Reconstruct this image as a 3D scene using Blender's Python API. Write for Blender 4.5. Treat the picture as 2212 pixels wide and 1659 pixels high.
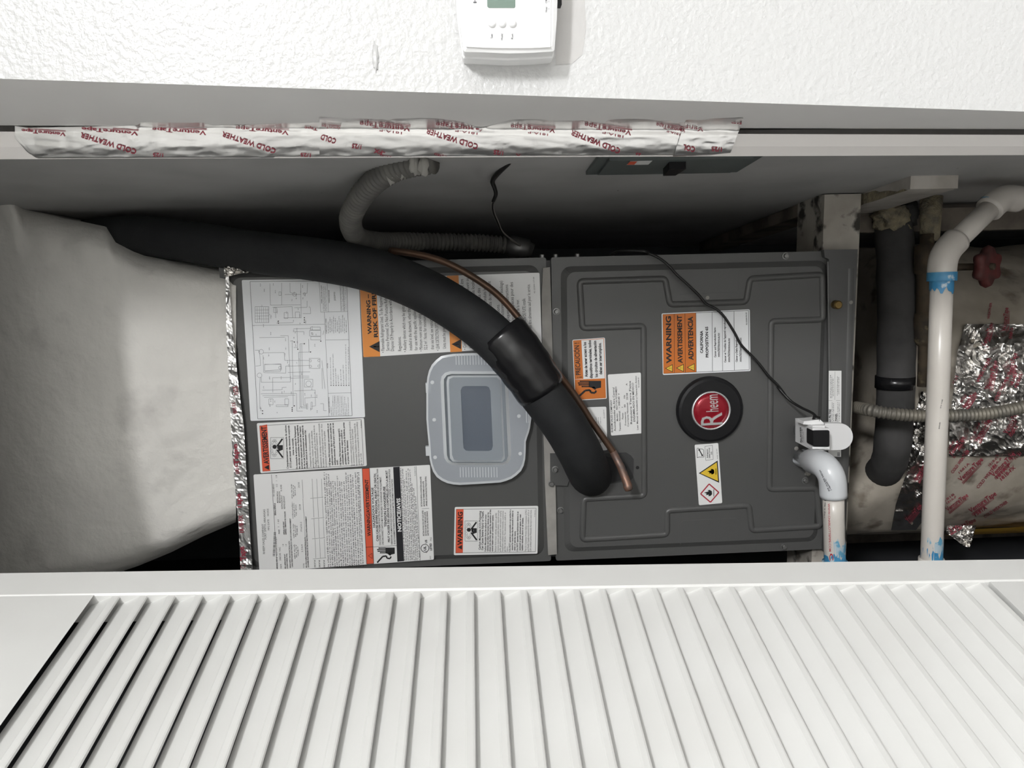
import bpy, math, random
from math import radians, sin, cos, pi, sqrt
from mathutils import Vector, Matrix, noise
from mathutils.bvhtree import BVHTree

for o in list(bpy.data.objects):
    bpy.data.objects.remove(o)
scene = bpy.context.scene
COL = scene.collection
random.seed(7)

# ------------------------------------------------------------------ camera
CX, CY, F = 1106.0, 829.5, 1661.0          # pixels of the 2212 x 1659 frame
CAM = Vector((0, 0, 1.5))
_yaw, _pitch, _roll = radians(8.4575), radians(2.9687), radians(-1.79)
FW = Vector((-sin(_yaw) * cos(_pitch), cos(_yaw) * cos(_pitch), -sin(_pitch)))
_r = Vector((cos(_yaw), sin(_yaw), 0)); _u = _r.cross(FW)
RT = _r * cos(_roll) + _u * sin(_roll)      # the room's right (picture's up)
UP = -_r * sin(_roll) + _u * cos(_roll)     # the room's up (picture's left)
cd = bpy.data.cameras.new('camera'); cam = bpy.data.objects.new('camera', cd); COL.objects.link(cam)
cd.sensor_width = 36; cd.lens = F / 2212 * 36; cd.clip_start = 0.02
_m = Matrix((-UP, RT, -FW)).transposed().to_4x4(); _m.translation = CAM
cam.matrix_world = _m
scene.camera = cam

# ------------------------------------------------------------------ world, exposure
w = bpy.data.worlds.new('world'); scene.world = w; w.use_nodes = True
w.node_tree.nodes['Background'].inputs[0].default_value = (0.9, 0.95, 1.0, 1)
w.node_tree.nodes['Background'].inputs[1].default_value = 0.05
scene.view_settings.view_transform = 'Standard'
scene.view_settings.look = 'None'
scene.view_settings.gamma = 1.0
scene.view_settings.use_curve_mapping = False
scene.view_settings.exposure = 0.0
LAMP_POS = (0.98, -1.40, 2.43)
LAMP_POWER = 245.0

# ------------------------------------------------------------------ rays from picture measurements
def ray(x, y):
    return FW + RT * ((CY - y) / F) + UP * ((CX - x) / F)
def P(x, y, Y):                       # the point at depth Y (metres into the closet) seen at a pixel
    v = ray(x, y); return CAM + v * (Y / v.y)
def PXc(x, y, X):                     # the point on the plane X = const
    v = ray(x, y); return CAM + v * (X / v.x)
def topx(p):
    d = p - CAM; k = d.dot(FW)
    return (CX - F * d.dot(UP) / k, CY - F * d.dot(RT) / k)
D = 1.081                             # front face of the air handler
YW = 0.58                             # front face of the hallway wall
# measuring windows: name -> origin, scale
WIN = {'a': (480, 540, .2290), 'b': (480, 880, .2170), 'c': (760, 540, .21696), 'd': (760, 880, .21696),
       'e': (1160, 520, .22905), 'f': (1160, 860, .22905), 'g': (1400, 520, .20796), 'h': (1400, 800, .26528),
       'k': (1600, 760, .2773), 'm': (1600, 300, .2773), 'n': (600, 0, .31646), 'o': (0, 0, .31646), 'p': (1200, 0, .31646),
       'q': (0, 750, .30136), 'r': (0, 0, 1.0)}
def W(win, x, y):
    a, b, s = WIN[win]; return (a + x * s, b + y * s)

# ------------------------------------------------------------------ materials
def _nodes(name):
    m = bpy.data.materials.new(name); m.use_nodes = True
    nt = m.node_tree; return m, nt, nt.nodes['Principled BSDF']
def mat(name, col, rough=.5, metal=0.0, col2=None, nscale=8, bump=0, bscale=200, detail=3, spec=None, mixlo=.4, mixhi=.65, col3=None, n3=30, lo3=.6, hi3=.7, bdist=.001, coat=0):
    m, nt, b = _nodes(name)
    b.inputs['Base Color'].default_value = (*col, 1); b.inputs['Roughness'].default_value = rough; b.inputs['Metallic'].default_value = metal
    if spec is not None: b.inputs['Specular IOR Level'].default_value = spec
    if coat: b.inputs['Coat Weight'].default_value = coat
    tc = nt.nodes.new('ShaderNodeNewGeometry')
    def nz(scale, det):
        n = nt.nodes.new('ShaderNodeTexNoise'); n.inputs['Scale'].default_value = scale; n.inputs['Detail'].default_value = det
        nt.links.new(tc.outputs['Position'], n.inputs['Vector']); return n
    last = None
    def layer(prev, c, scale, lo, hi):
        n = nz(scale, 5); mr = nt.nodes.new('ShaderNodeMapRange')
        mr.inputs['From Min'].default_value = lo; mr.inputs['From Max'].default_value = hi
        nt.links.new(n.outputs['Fac'], mr.inputs['Value'])
        mx = nt.nodes.new('ShaderNodeMix'); mx.data_type = 'RGBA'
        nt.links.new(mr.outputs['Result'], mx.inputs['Factor'])
        if prev is None: mx.inputs['A'].default_value = (*col, 1)
        else: nt.links.new(prev, mx.inputs['A'])
        mx.inputs['B'].default_value = (*c, 1)
        return mx.outputs['Result']
    if col2: last = layer(last, col2, nscale, mixlo, mixhi)
    if col3: last = layer(last, col3, n3, lo3, hi3)
    if last is not None: nt.links.new(last, b.inputs['Base Color'])
    if bump:
        n = nz(bscale, detail); bp = nt.nodes.new('ShaderNodeBump'); bp.inputs['Strength'].default_value = bump; bp.inputs['Distance'].default_value = bdist
        nt.links.new(n.outputs['Fac'], bp.inputs['Height']); nt.links.new(bp.outputs['Normal'], b.inputs['Normal'])
    return m
def ink(name, col, rough=.6):
    return mat(name, col, rough)
def see_through(name, col, alpha, rough=.35):
    m, nt, b = _nodes(name)
    b.inputs['Base Color'].default_value = (*col, 1); b.inputs['Roughness'].default_value = rough
    t = nt.nodes.new('ShaderNodeBsdfTransparent'); t.inputs[0].default_value = (.93, .95, .97, 1)
    mx = nt.nodes.new('ShaderNodeMixShader'); mx.inputs[0].default_value = alpha
    out = nt.nodes['Material Output']
    nt.links.new(t.outputs[0], mx.inputs[1]); nt.links.new(b.outputs[0], mx.inputs[2]); nt.links.new(mx.outputs[0], out.inputs[0])
    return m
def glow(name, col, strength):
    m, nt, b = _nodes(name)
    b.inputs['Base Color'].default_value = (*col, 1); b.inputs['Emission Color'].default_value = (*col, 1); b.inputs['Emission Strength'].default_value = strength
    return m

M = {}
M['wall'] = mat('painted_orange_peel_wall', (.525, .525, .522), .34, bump=.62, bscale=240, detail=2, bdist=.0016)
M['jamb'] = mat('jamb_paint', (.72, .71, .70), .5, bump=.12, bscale=60, col2=(.69, .68, .67), nscale=6)
M['trim'] = mat('trim_paint', (.82, .79, .77), .45, bump=.05, bscale=50)
M['closet'] = mat('closet_wall_paint', (.45, .447, .44), .7, col2=(.39, .387, .38), nscale=9, bump=.15, bscale=90, col3=(.10, .09, .08), n3=90, lo3=.73, hi3=.77)
M['closet_dark'] = mat('closet_wall_shaded', (.075, .078, .085), .85, col2=(.05, .052, .058), nscale=7)  # back and left closet walls: deep shade put into the colour, cutting bounce
M['ceiling'] = mat('ceiling_paint', (.80, .80, .78), .8)
M['floor'] = mat('floor_boards', (.26, .25, .24), .5, col2=(.20, .19, .185), nscale=10)
M['door'] = mat('door_paint', (.67, .67, .655), .38, bump=.06, bscale=120, col2=(.65, .648, .632), nscale=14)
M['metal'] = mat('grey_cabinet_paint', (.090, .090, .088), .36, bump=.08, bscale=900, spec=.5)
M['metal_dk'] = mat('grey_cabinet_paint_shaded', (.035, .035, .036), .5)  # cabinet grey again, darkened: the closet's shade is in the colour
M['gasket'] = mat('foam_gasket', (.36, .345, .32), .9, col2=(.28, .27, .25), nscale=25)
M['zinc'] = mat('zinc_screw', (.26, .26, .255), .45, .8)
M['brass'] = mat('brass', (.21, .14, .05), .4, .8)
M['foam'] = mat('black_foam', (.0115, .0125, .014), .75, bump=.5, bscale=700, col2=(.017, .018, .019), nscale=30)
M['tape'] = mat('black_vinyl_tape', (.010, .010, .011), .25, bump=.15, bscale=40)
M['copper'] = mat('aged_copper', (.15, .085, .055), .48, .7, col2=(.10, .066, .048), nscale=18)
M['copper_hot'] = mat('brazed_copper', (.30, .17, .12), .5, .6, col2=(.16, .13, .12), nscale=70)
M['flex'] = mat('grey_flex_jacket', (.115, .112, .105), .6, col2=(.16, .155, .14), nscale=30)
M['flex_steel'] = mat('dirty_steel_flex', (.24, .22, .18), .55, .35, col2=(.16, .15, .13), nscale=30)
M['flex_paint'] = mat('plaster_dab', (.42, .41, .38), .8, bump=.5, bscale=120)
M['pvc'] = mat('white_pvc', (.62, .585, .54), .3, col2=(.57, .535, .49), nscale=12)
M['pvc_new'] = mat('new_white_pvc', (.62, .64, .66), .22)
M['primer'] = mat('blue_primer', (.04, .22, .42), .4, col2=(.10, .34, .55), nscale=40, col3=(.5, .58, .62), n3=90, lo3=.6, hi3=.68)
M['primer_edge'] = mat('blue_primer_brushed', (.42, .52, .58), .4, col2=(.12, .34, .50), nscale=90, mixlo=.5, mixhi=.58)
M['white_plastic'] = mat('white_plastic', (.80, .80, .80), .3)
M['grey_plastic'] = mat('pale_plastic_edge', (.62, .62, .64), .35)
M['black_plastic'] = mat('black_plastic', (.010, .010, .011), .5, spec=.25)
M['cord'] = mat('black_cord', (.010, .010, .010), .4)
M['wire_white'] = mat('pale_wire', (.40, .38, .35), .6)
M['lcd'] = mat('lcd', (.13, .19, .155), .25)
M['foil'] = mat('aluminium_foil', (.86, .85, .84), .34, 1.0, bump=.14, bscale=40, detail=3, bdist=.002)
M['foil2'] = mat('crumpled_foil', (.74, .72, .69), .27, 1.0, bump=.5, bscale=45, detail=3, bdist=.004)
M['plenum'] = mat('mastic_coat', (.86, .84, .79), .75, col2=(.80, .78, .735), nscale=9, bump=.55, bscale=55, detail=8, bdist=.005, col3=(.55, .53, .50), n3=11, lo3=.60, hi3=.82)
M['jacket'] = mat('dirty_white_jacket', (.50, .455, .385), .55, col2=(.36, .32, .26), nscale=12, bump=.35, bscale=30, bdist=.006, col3=(.16, .13, .10), n3=20, lo3=.55, hi3=.70)
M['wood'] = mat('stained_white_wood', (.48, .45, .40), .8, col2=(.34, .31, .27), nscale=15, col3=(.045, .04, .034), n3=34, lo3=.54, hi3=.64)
M['wood_pale'] = mat('pale_wood', (.52, .49, .45), .8, col2=(.40, .37, .33), nscale=25)
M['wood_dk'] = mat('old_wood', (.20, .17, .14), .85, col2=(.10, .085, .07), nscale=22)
M['duct'] = mat('grey_foam_sleeve', (.065, .063, .062), .85, col2=(.04, .039, .038), nscale=18, bump=.3, bscale=200)
M['rust'] = mat('rusty_fitting', (.10, .075, .05), .8, .3, col2=(.045, .036, .028), nscale=40, col3=(.18, .15, .09), n3=60)
M['fibre'] = mat('old_insulation', (.30, .26, .17), .95, col2=(.16, .14, .11), nscale=60, bump=.9, bscale=120, bdist=.006)
M['red_wheel'] = mat('red_handwheel', (.13, .026, .024), .6, col2=(.06, .02, .018), nscale=40)
M['panel_box'] = mat('green_grey_panel', (.10, .115, .112), .5)
M['yellow'] = mat('yellow_card', (.62, .36, .03), .6)
M['paper'] = mat('label_white', (.87, .885, .90), .35)
M['paper_c'] = mat('label_white_warm', (.84, .84, .83), .38)
M['orange'] = mat('label_orange', (.78, .27, .035), .4)
M['orange_d'] = mat('label_deep_orange', (.62, .17, .02), .4)
M['redor'] = mat('label_red_orange', (.75, .115, .055), .4)
M['yel'] = mat('label_yellow', (.80, .55, .05), .4)
M['red'] = ink('print_red', (.42, .025, .045))
M['foilred'] = ink('tape_print_red', (.33, .045, .07), .5)
M['black'] = ink('print_black', (.012, .012, .013))
M['greyink'] = ink('print_grey', (.10, .10, .11))
M['blackbar'] = ink('label_black_bar', (.018, .018, .022), .35)
M['badge_red'] = mat('badge_red', (.30, .008, .02), .25, .25, bump=.25, bscale=45, bdist=.003)
M['chrome'] = mat('chrome', (.78, .78, .78), .32, .75)
M['lid'] = see_through('milky_lid', (.52, .555, .60), .66, .3)
M['lid_mid'] = see_through('milky_lid_raised', (.47, .52, .57), .58, .3)
M['lid_win'] = see_through('clear_lid_window', (.34, .41, .53), .27, .2)
M['lid_edge'] = see_through('milky_lid_edge', (.78, .81, .83), .85, .3)
M['lamp'] = glow('lamp_diffuser', (.99, .99, 1.0), LAMP_POWER)
M['scuff_shadow'] = mat('scuffed_shadowed_wall_patch', (.46, .45, .44), .6, col2=(.50, .49, .48), nscale=20, bump=.3, bscale=200)

# ------------------------------------------------------------------ object helpers
MW = {}
def setp(o, label=None, cat=None, kind=None, group=None):
    if label: o['label'] = label
    if cat: o['category'] = cat
    if kind: o['kind'] = kind
    if group: o['group'] = group
    return o
def root(name, loc, label, cat, group=None, matrix=None):
    o = bpy.data.objects.new(name, None); COL.objects.link(o); o.empty_display_size = .05
    m = matrix if matrix is not None else Matrix.Translation(Vector(loc))
    o.matrix_world = m; MW[o.name] = m.copy()
    return setp(o, label, cat, None, group)
def link(name, me, parent, m_world):
    o = bpy.data.objects.new(name, me); COL.objects.link(o)
    if parent:
        o.parent = parent; loc = MW[parent.name].inverted() @ m_world
        o.matrix_local = loc
    else: o.matrix_world = m_world
    MW[o.name] = m_world.copy()
    return o
def mk(name, V, Fc, m, parent=None, smooth=False, mats=None):
    """one mesh object from world-space vertices"""
    V = [Vector(v) for v in V]
    c = sum(V, Vector()) / max(1, len(V))
    me = bpy.data.meshes.new(name)
    me.from_pydata([v - c for v in V], [], Fc)
    for mm in (m if isinstance(m, (list, tuple)) else [m]): me.materials.append(M[mm])
    if mats:
        for i, p in enumerate(me.polygons): p.material_index = mats[i]
    if smooth:
        for p in me.polygons: p.use_smooth = True
    me.update()
    return link(name, me, parent, Matrix.Translation(c))
def share(src, name, parent, m_world):
    return link(name, src.data, parent, m_world)

class G:                                            # collects geometry
    def __init__(s): s.V = []; s.F = []; s.mi = []
    def add(s, V, Fc, mi=0):
        o = len(s.V); s.V += [Vector(v) for v in V]
        for f in Fc: s.F.append(tuple(i + o for i in f)); s.mi.append(mi)
        return s
    def box(s, x0, x1, y0, y1, z0, z1, mi=0, bev=0):
        if bev:
            return s.bbox(x0, x1, y0, y1, z0, z1, bev, mi)
        V = [(x, y, z) for x in (x0, x1) for y in (y0, y1) for z in (z0, z1)]
        return s.add(V, [(0, 1, 3, 2), (4, 6, 7, 5), (0, 4, 5, 1), (2, 3, 7, 6), (0, 2, 6, 4), (1, 5, 7, 3)], mi)
    def bbox(s, x0, x1, y0, y1, z0, z1, b, mi=0):
        # box with chamfered front (low y) edges
        a = [(x0, y1, z0), (x1, y1, z0), (x1, y1, z1), (x0, y1, z1)]
        c = [(x0, y0 + b, z0), (x1, y0 + b, z0), (x1, y0 + b, z1), (x0, y0 + b, z1)]
        d = [(x0 + b, y0, z0 + b), (x1 - b, y0, z0 + b), (x1 - b, y0, z1 - b), (x0 + b, y0, z1 - b)]
        fs = [(8, 9, 10, 11), (3, 2, 1, 0)]
        for i in range(4):
            j = (i + 1) % 4; fs += [(i, j, 4 + j, 4 + i), (4 + i, 4 + j, 8 + j, 8 + i)]
        return s.add(a + c + d, fs, mi)
    def prism(s, pts, y0, y1, mi=0, bev=0):           # polygon in (x,z), from depth y0 (front) to y1
        n = len(pts); V = [(x, y0, z) for x, z in pts] + [(x, y1, z) for x, z in pts]
        return s.add(V, [tuple(range(n)), tuple(range(2 * n - 1, n - 1, -1))] + [(i, n + i, n + (i + 1) % n, (i + 1) % n) for i in range(n)], mi)
    def done(s, name, m, parent=None, smooth=False):
        return mk(name, s.V, s.F, m, parent, smooth, s.mi if isinstance(m, (list, tuple)) else None)

def catmull(pts, n=8, rads=None):
    pts = [Vector(p) for p in pts]; out = []; rr = []
    q = [pts[0] * 2 - pts[1]] + pts + [pts[-1] * 2 - pts[-2]]
    for i in range(1, len(q) - 2):
        for k in range(n):
            t = k / n; a, b, c, d = q[i - 1], q[i], q[i + 1], q[i + 2]
            out.append(.5 * ((2 * b) + (c - a) * t + (2 * a - 5 * b + 4 * c - d) * t * t + (3 * b - a - 3 * c + d) * t ** 3))
            if rads: rr.append(rads[i - 1] * (1 - t) + rads[i] * t)
    out.append(pts[-1])
    if rads: rr.append(rads[-1]); return out, rr
    return out
def resample(pts, step):
    L = [0]
    for a, b in zip(pts, pts[1:]): L.append(L[-1] + (b - a).length)
    n = max(2, int(L[-1] / step)); out = []; j = 0
    for k in range(n + 1):
        s = L[-1] * k / n
        while j < len(L) - 2 and L[j + 1] < s: j += 1
        t = (s - L[j]) / max(1e-9, L[j + 1] - L[j]); out.append(pts[j].lerp(pts[j + 1], t))
    return out
def tube_geo(pts, rad, seg=16, cap=True, g=None, mi=0, oval=None):
    g = g or G(); pts = [Vector(p) for p in pts]; n = len(pts)
    T = [(pts[min(i + 1, n - 1)] - pts[max(i - 1, 0)]).normalized() for i in range(n)]
    a = Vector((0, 0, 1)); a = a if abs(T[0].dot(a)) < .9 else Vector((1, 0, 0))
    N = (a - T[0] * a.dot(T[0])).normalized(); V = []
    for i in range(n):
        N = (N - T[i] * N.dot(T[i])).normalized(); B = T[i].cross(N)
        r = rad[i] if isinstance(rad, (list, tuple)) else rad
        for k in range(seg):
            an = 2 * pi * k / seg; V.append(pts[i] + (N * cos(an) + B * sin(an)) * r)
    Fc = [(i * seg + k, i * seg + (k + 1) % seg, (i + 1) * seg + (k + 1) % seg, (i + 1) * seg + k) for i in range(n - 1) for k in range(seg)]
    if cap: Fc += [tuple(range(seg - 1, -1, -1)), tuple((n - 1) * seg + k for k in range(seg))]
    return g.add(V, Fc, mi)
def tube(name, pts, rad, m, parent=None, seg=16, smooth=True):
    return tube_geo(pts, rad, seg).done(name, m, parent, smooth)

# ------------------------------------------------------------------ print: letters laid on real surfaces
_gc = {}
def glyphs(s, bold=0.0):
    k = (s, bold)
    if k in _gc: return _gc[k]
    cu = bpy.data.curves.new('t', 'FONT'); cu.body = s; cu.resolution_u = 2; cu.offset = bold; cu.fill_mode = 'FRONT'
    ob = bpy.data.objects.new('t', cu)
    me = bpy.data.meshes.new_from_object(ob)
    V = [(v.co.x, v.co.y) for v in me.vertices]; Fc = [tuple(p.vertices) for p in me.polygons]
    bpy.data.objects.remove(ob); bpy.data.curves.remove(cu); bpy.data.meshes.remove(me)
    x0 = min((v[0] for v in V), default=0); x1 = max((v[0] for v in V), default=1)
    _gc[k] = ([((x - x0) / max(1e-6, x1 - x0), y / .70) for x, y in V], Fc)
    return _gc[k]
def plane_hit(Y):
    def f(x, y): return P(x, y, Y)
    return f
def bvh_hit(V, Fc, off=.0006):
    t = BVHTree.FromPolygons([Vector(v) for v in V], Fc)
    def f(x, y):
        d = ray(x, y).normalized(); h, n, i, k = t.ray_cast(CAM, d)
        if h is None: return None
        if n.dot(d) > 0: n = -n
        return h + n * off
    return f
def obj_geo(o):
    m = MW[o.name]; return [m @ v.co for v in o.data.vertices], [tuple(p.vertices) for p in o.data.polygons]
class Print:
    """collects flat print in picture pixels and lays it on a surface"""
    def __init__(s, hit): s.hit = hit; s.V = []; s.F = []; s.mi = []
    def poly(s, pts, mi=0):
        o = len(s.V); hs = [s.hit(*p) for p in pts]
        if any(h is None for h in hs): return
        s.V += hs; s.F.append(tuple(range(o, o + len(pts)))); s.mi.append(mi)
    def text(s, st, p0, p1, h, mi=0, bold=0.02):
        V, Fc = glyphs(st, bold)
        dx, dy = p1[0] - p0[0], p1[1] - p0[1]; L = sqrt(dx * dx + dy * dy); ux, uy = dy / L, -dx / L
        o = len(s.V); hs = []
        for a, b in V:
            hs.append(s.hit(p0[0] + dx * a + ux * h * b, p0[1] + dy * a + uy * h * b))
        bad = {i for i, q in enumerate(hs) if q is None}
        s.V += [q if q is not None else Vector((0, 2, 1)) for q in hs]
        for f in Fc:
            if not bad.intersection(f): s.F.append(tuple(i + o for i in f)); s.mi.append(mi)
    def line(s, p0, p1, wd=.7, mi=0):
        dx, dy = p1[0] - p0[0], p1[1] - p0[1]; L = max(1e-6, sqrt(dx * dx + dy * dy)); a, b = -dy / L * wd / 2, dx / L * wd / 2
        s.poly([(p0[0] + a, p0[1] + b), (p1[0] + a, p1[1] + b), (p1[0] - a, p1[1] - b), (p0[0] - a, p0[1] - b)], mi)
    def path(s, pts, wd=.7, mi=0, close=False):
        pts = list(pts) + ([pts[0]] if close else [])
        for a, b in zip(pts, pts[1:]): s.line(a, b, wd, mi)
    def disc(s, c, r, mi=0, n=20, ry=None):
        s.poly([(c[0] + r * cos(2 * pi * k / n), c[1] + (ry or r) * sin(2 * pi * k / n)) for k in range(n)], mi)
    def ring(s, c, r, wd=.7, mi=0, n=20):
        s.path([(c[0] + r * cos(2 * pi * k / n), c[1] + r * sin(2 * pi * k / n)) for k in range(n)], wd, mi, True)
    def micro(s, p0, p1, h, mi=0, dens=.62):
        """a line of print too fine to read: short strokes grouped in words"""
        dx, dy = p1[0] - p0[0], p1[1] - p0[1]; L = sqrt(dx * dx + dy * dy); dx /= L; dy /= L; ux, uy = dy, -dx
        t = 0; step = h * .62; word = random.randint(2, 9)
        while t < L:
            if word <= 0: word = random.randint(2, 9); t += step * .9; continue
            word -= 1; wd = step * dens * random.uniform(.55, 1.0); hh = h * random.choice((.75, .75, 1, .8)); b0 = 0 if random.random() > .3 else h * .25
            s.poly([(p0[0] + dx * t + ux * b0, p0[1] + dy * t + uy * b0), (p0[0] + dx * (t + wd) + ux * b0, p0[1] + dy * (t + wd) + uy * b0),
                    (p0[0] + dx * (t + wd) + ux * hh, p0[1] + dy * (t + wd) + uy * hh), (p0[0] + dx * t + ux * hh, p0[1] + dy * t + uy * hh)], mi)
            t += step
    def done(s, name, mats, parent):
        mats = mats if isinstance(mats, (list, tuple)) else [mats]
        o = mk(name, s.V, s.F, list(mats), parent, False, s.mi); o['kind'] = 'stuff'; return o
def grid_faces(nu, nv):
    return [(i * nv + j, (i + 1) * nv + j, (i + 1) * nv + j + 1, i * nv + j + 1) for i in range(nu - 1) for j in range(nv - 1)]
def interp(tab, x):
    if x <= tab[0][0]: return tab[0][1]
    for (a, b), (c, d) in zip(tab, tab[1:]):
        if x <= c: return b + (d - b) * (x - a) / (c - a)
    return tab[-1][1]

# =================================================================== THE SETTING
FLOOR, CEIL = 0.0, 2.44
HEAD = 2.045                                         # head of the closet opening
def wall_edge(z):                                    # right edge of the opening, slightly out of plumb
    a = P(0, 170, YW); b = P(2212, 241, YW); return a.x + (b.x - a.x) * (z - a.z) / (b.z - a.z)
def jamb_in(z):
    a = P(0, 271, .69); b = P(2212, 279, .69); return a.x + (b.x - a.x) * (z - a.z) / (b.z - a.z)
def stop_f(z):
    a = P(0, 284, .69); b = P(2212, 291, .69); return a.x + (b.x - a.x) * (z - a.z) / (b.z - a.z)
def stop_b(z):
    a = P(0, 344, .708); b = P(2212, 335, .708); return a.x + (b.x - a.x) * (z - a.z) / (b.z - a.z)
def closet_x(Y): return .1225 - .079 * (Y - .79)
XL, XR, YB = -1.25, 1.7, -2.3                        # hallway
OPL = -0.62                                          # left side of the opening
CLB = 1.78                                           # back of the closet
g = G()
zs = [FLOOR + i * HEAD / 12 for i in range(13)]
# right of opening
for z0, z1 in zip(zs, zs[1:]):
    g.add([(wall_edge(z0), YW, z0), (XR, YW, z0), (XR, YW, z1), (wall_edge(z1), YW, z1)], [(0, 1, 2, 3)])
g.add([(XL, YW, HEAD), (XR, YW, HEAD), (XR, YW, CEIL), (XL, YW, CEIL)], [(0, 1, 2, 3)])
g.add([(XL, YW, FLOOR), (OPL, YW, FLOOR), (OPL, YW, HEAD), (XL, YW, HEAD)], [(0, 1, 2, 3)])
g.add([(OPL, YW, HEAD), (OPL, .70, HEAD), (.2, .70, HEAD), (.2, YW, HEAD)], [(0, 1, 2, 3)])    # soffit of the head
g.add([(OPL, YW, FLOOR), (OPL, .70, FLOOR), (OPL, .70, HEAD), (OPL, YW, HEAD)], [(0, 1, 2, 3)])
g.add([(OPL - .02, .70, HEAD), (.25, .70, HEAD), (.25, .70, CEIL), (OPL - .02, .70, CEIL)], [(0, 1, 2, 3)])
wf = setp(g.done('wall_front', 'wall'), 'white orange-peel textured hallway wall around the closet opening', kind='structure')
g = G(); n = 24
for z0, z1 in [(FLOOR + i * HEAD / n, FLOOR + (i + 1) * HEAD / n) for i in range(n)]:
    g.add([(wall_edge(z0), YW, z0), (jamb_in(z0), .69, z0), (jamb_in(z1), .69, z1), (wall_edge(z1), YW, z1)], [(0, 1, 2, 3)])
setp(g.done('trim_1', 'jamb', smooth=True), 'grey painted door jamb on the right of the closet opening', kind='structure')
g = G()
for z0, z1 in [(FLOOR + i * HEAD / n, FLOOR + (i + 1) * HEAD / n) for i in range(n)]:
    def ring5(z):
        f, b = stop_f(z), stop_b(z)
        m_ = (f + b) / 2 - .0012; return [(jamb_in(z), .69, z), (jamb_in(z) + .014, .745, z), (f + .005, .745, z), (f, .6905, z), (m_, .6982, z), (b, .708, z), (b + .020, .728, z)]
    a, b = ring5(z0), ring5(z1)
    g.add(a + b, [(i, i + 1, 8 + i, 7 + i) for i in range(6)])
setp(g.done('trim_2', 'trim'), 'pale door stop board running along the closet jamb', kind='structure')
g = G(); ny = 10
ys = [.725 + (CLB - .725) * i / ny for i in range(ny + 1)]
for y0, y1 in zip(ys, ys[1:]):
    g.add([(closet_x(y0), y0, FLOOR), (closet_x(y1), y1, FLOOR), (closet_x(y1), y1, CEIL), (closet_x(y0), y0, CEIL)], [(0, 1, 2, 3)])
setp(g.done('wall_closet_right', 'closet'), 'scuffed grey side wall inside the closet behind the foil tape', kind='structure')
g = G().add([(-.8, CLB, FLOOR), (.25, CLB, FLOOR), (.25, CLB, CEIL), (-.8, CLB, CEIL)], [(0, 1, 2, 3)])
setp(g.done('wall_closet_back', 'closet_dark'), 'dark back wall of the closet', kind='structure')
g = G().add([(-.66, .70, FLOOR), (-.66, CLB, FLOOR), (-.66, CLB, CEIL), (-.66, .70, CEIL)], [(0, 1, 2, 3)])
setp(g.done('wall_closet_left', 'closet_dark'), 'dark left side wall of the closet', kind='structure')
setp(G().box(XL, XR, YB, CLB, FLOOR - .02, FLOOR).done('floor', 'floor'), 'brown floor of hallway and closet', kind='structure')
setp(G().box(XL, XR, YB, CLB, CEIL, CEIL + .02).done('ceiling', 'ceiling'), 'white ceiling', kind='structure')
setp(G().box(XL - .02, XL, YB, YW, FLOOR, CEIL).done('wall_left', 'ceiling'), 'white hallway wall on the left', kind='structure')
setp(G().box(XR, XR + .02, YB, YW, FLOOR, CEIL).done('wall_right', 'ceiling'), 'white hallway wall on the right', kind='structure')
setp(G().box(XL, XR, YB - .02, YB, FLOOR, CEIL).done('wall_back', 'ceiling'), 'white hallway wall behind the viewer', kind='structure')

# lamp on the hallway ceiling
lr = root('ceiling_lamp', (LAMP_POS[0], LAMP_POS[1], CEIL), 'round white flush ceiling lamp lighting the hallway', 'lamp')
def lathe(prof, c, axis='z', seg=28):
    V = []; n_ = len(prof)
    for r, h in prof:
        for k in range(seg):
            a = 2 * pi * k / seg
            V.append(Vector(c) + (Vector((r * cos(a), r * sin(a), h)) if axis == 'z' else Vector((r * cos(a), h, r * sin(a)))))
    Fc = [(i * seg + k, i * seg + (k + 1) % seg, (i + 1) * seg + (k + 1) % seg, (i + 1) * seg + k) for i in range(n_ - 1) for k in range(seg)]
    return V, Fc
mk('base', *lathe([(.001, 0), (.19, 0), (.19, -.02), (.001, -.02)], (LAMP_POS[0], LAMP_POS[1], CEIL)), 'white_plastic', lr, True)
mk('diffuser', *lathe([(.18, -.02), (.176, -.038), (.15, -.062), (.09, -.078), (.001, -.082)], (LAMP_POS[0], LAMP_POS[1], CEIL)), 'lamp', lr, True)

# ------------------------------------------------------------------ louvred folding door
E0 = P(1106, 1221, .655)                             # free edge, at eye height
pd = Vector((-.235, -.972, 0)).normalized()
up_t = (P(0, 1237, .655) - P(2212, 1207, .655)).normalized()
nrm = up_t.cross(pd).normalized()
if nrm.x < 0: nrm = -nrm
wx = nrm.cross(up_t).normalized()
if wx.dot(pd) < 0: wx = -wx
DM = Matrix((wx, nrm, up_t)).transposed().to_4x4()   # local x: along the panel, y: out of its face, z: up
PW, ST = .36, .033
def door_panel(name, matrix, label, ow=1):
    o = bpy.data.objects.new(name, None); COL.objects.link(o); o.matrix_world = matrix; MW[o.name] = matrix.copy()
    setp(o, label, kind='structure'); o['label'] = label
    return o
dm = DM.copy(); dm.translation = E0
z_first = (dm.inverted() @ (lambda v: CAM + v * ((E0 - CAM).dot(nrm) / v.dot(nrm)))(ray(195.7, 1290))).z
z_last = (dm.inverted() @ (lambda v: CAM + v * ((E0 - CAM).dot(nrm) / v.dot(nrm)))(ray(2078, 1254))).z
PITCH = (z_first - z_last) / 33
TH = .028
def local_mesh(name, V, Fc, m, parent, off=Vector()):
    me = bpy.data.meshes.new(name); me.from_pydata([Vector(v) for v in V], [], Fc); me.materials.append(M[m]); me.update()
    return link(name, me, parent, MW[parent.name] @ Matrix.Translation(off))
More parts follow.
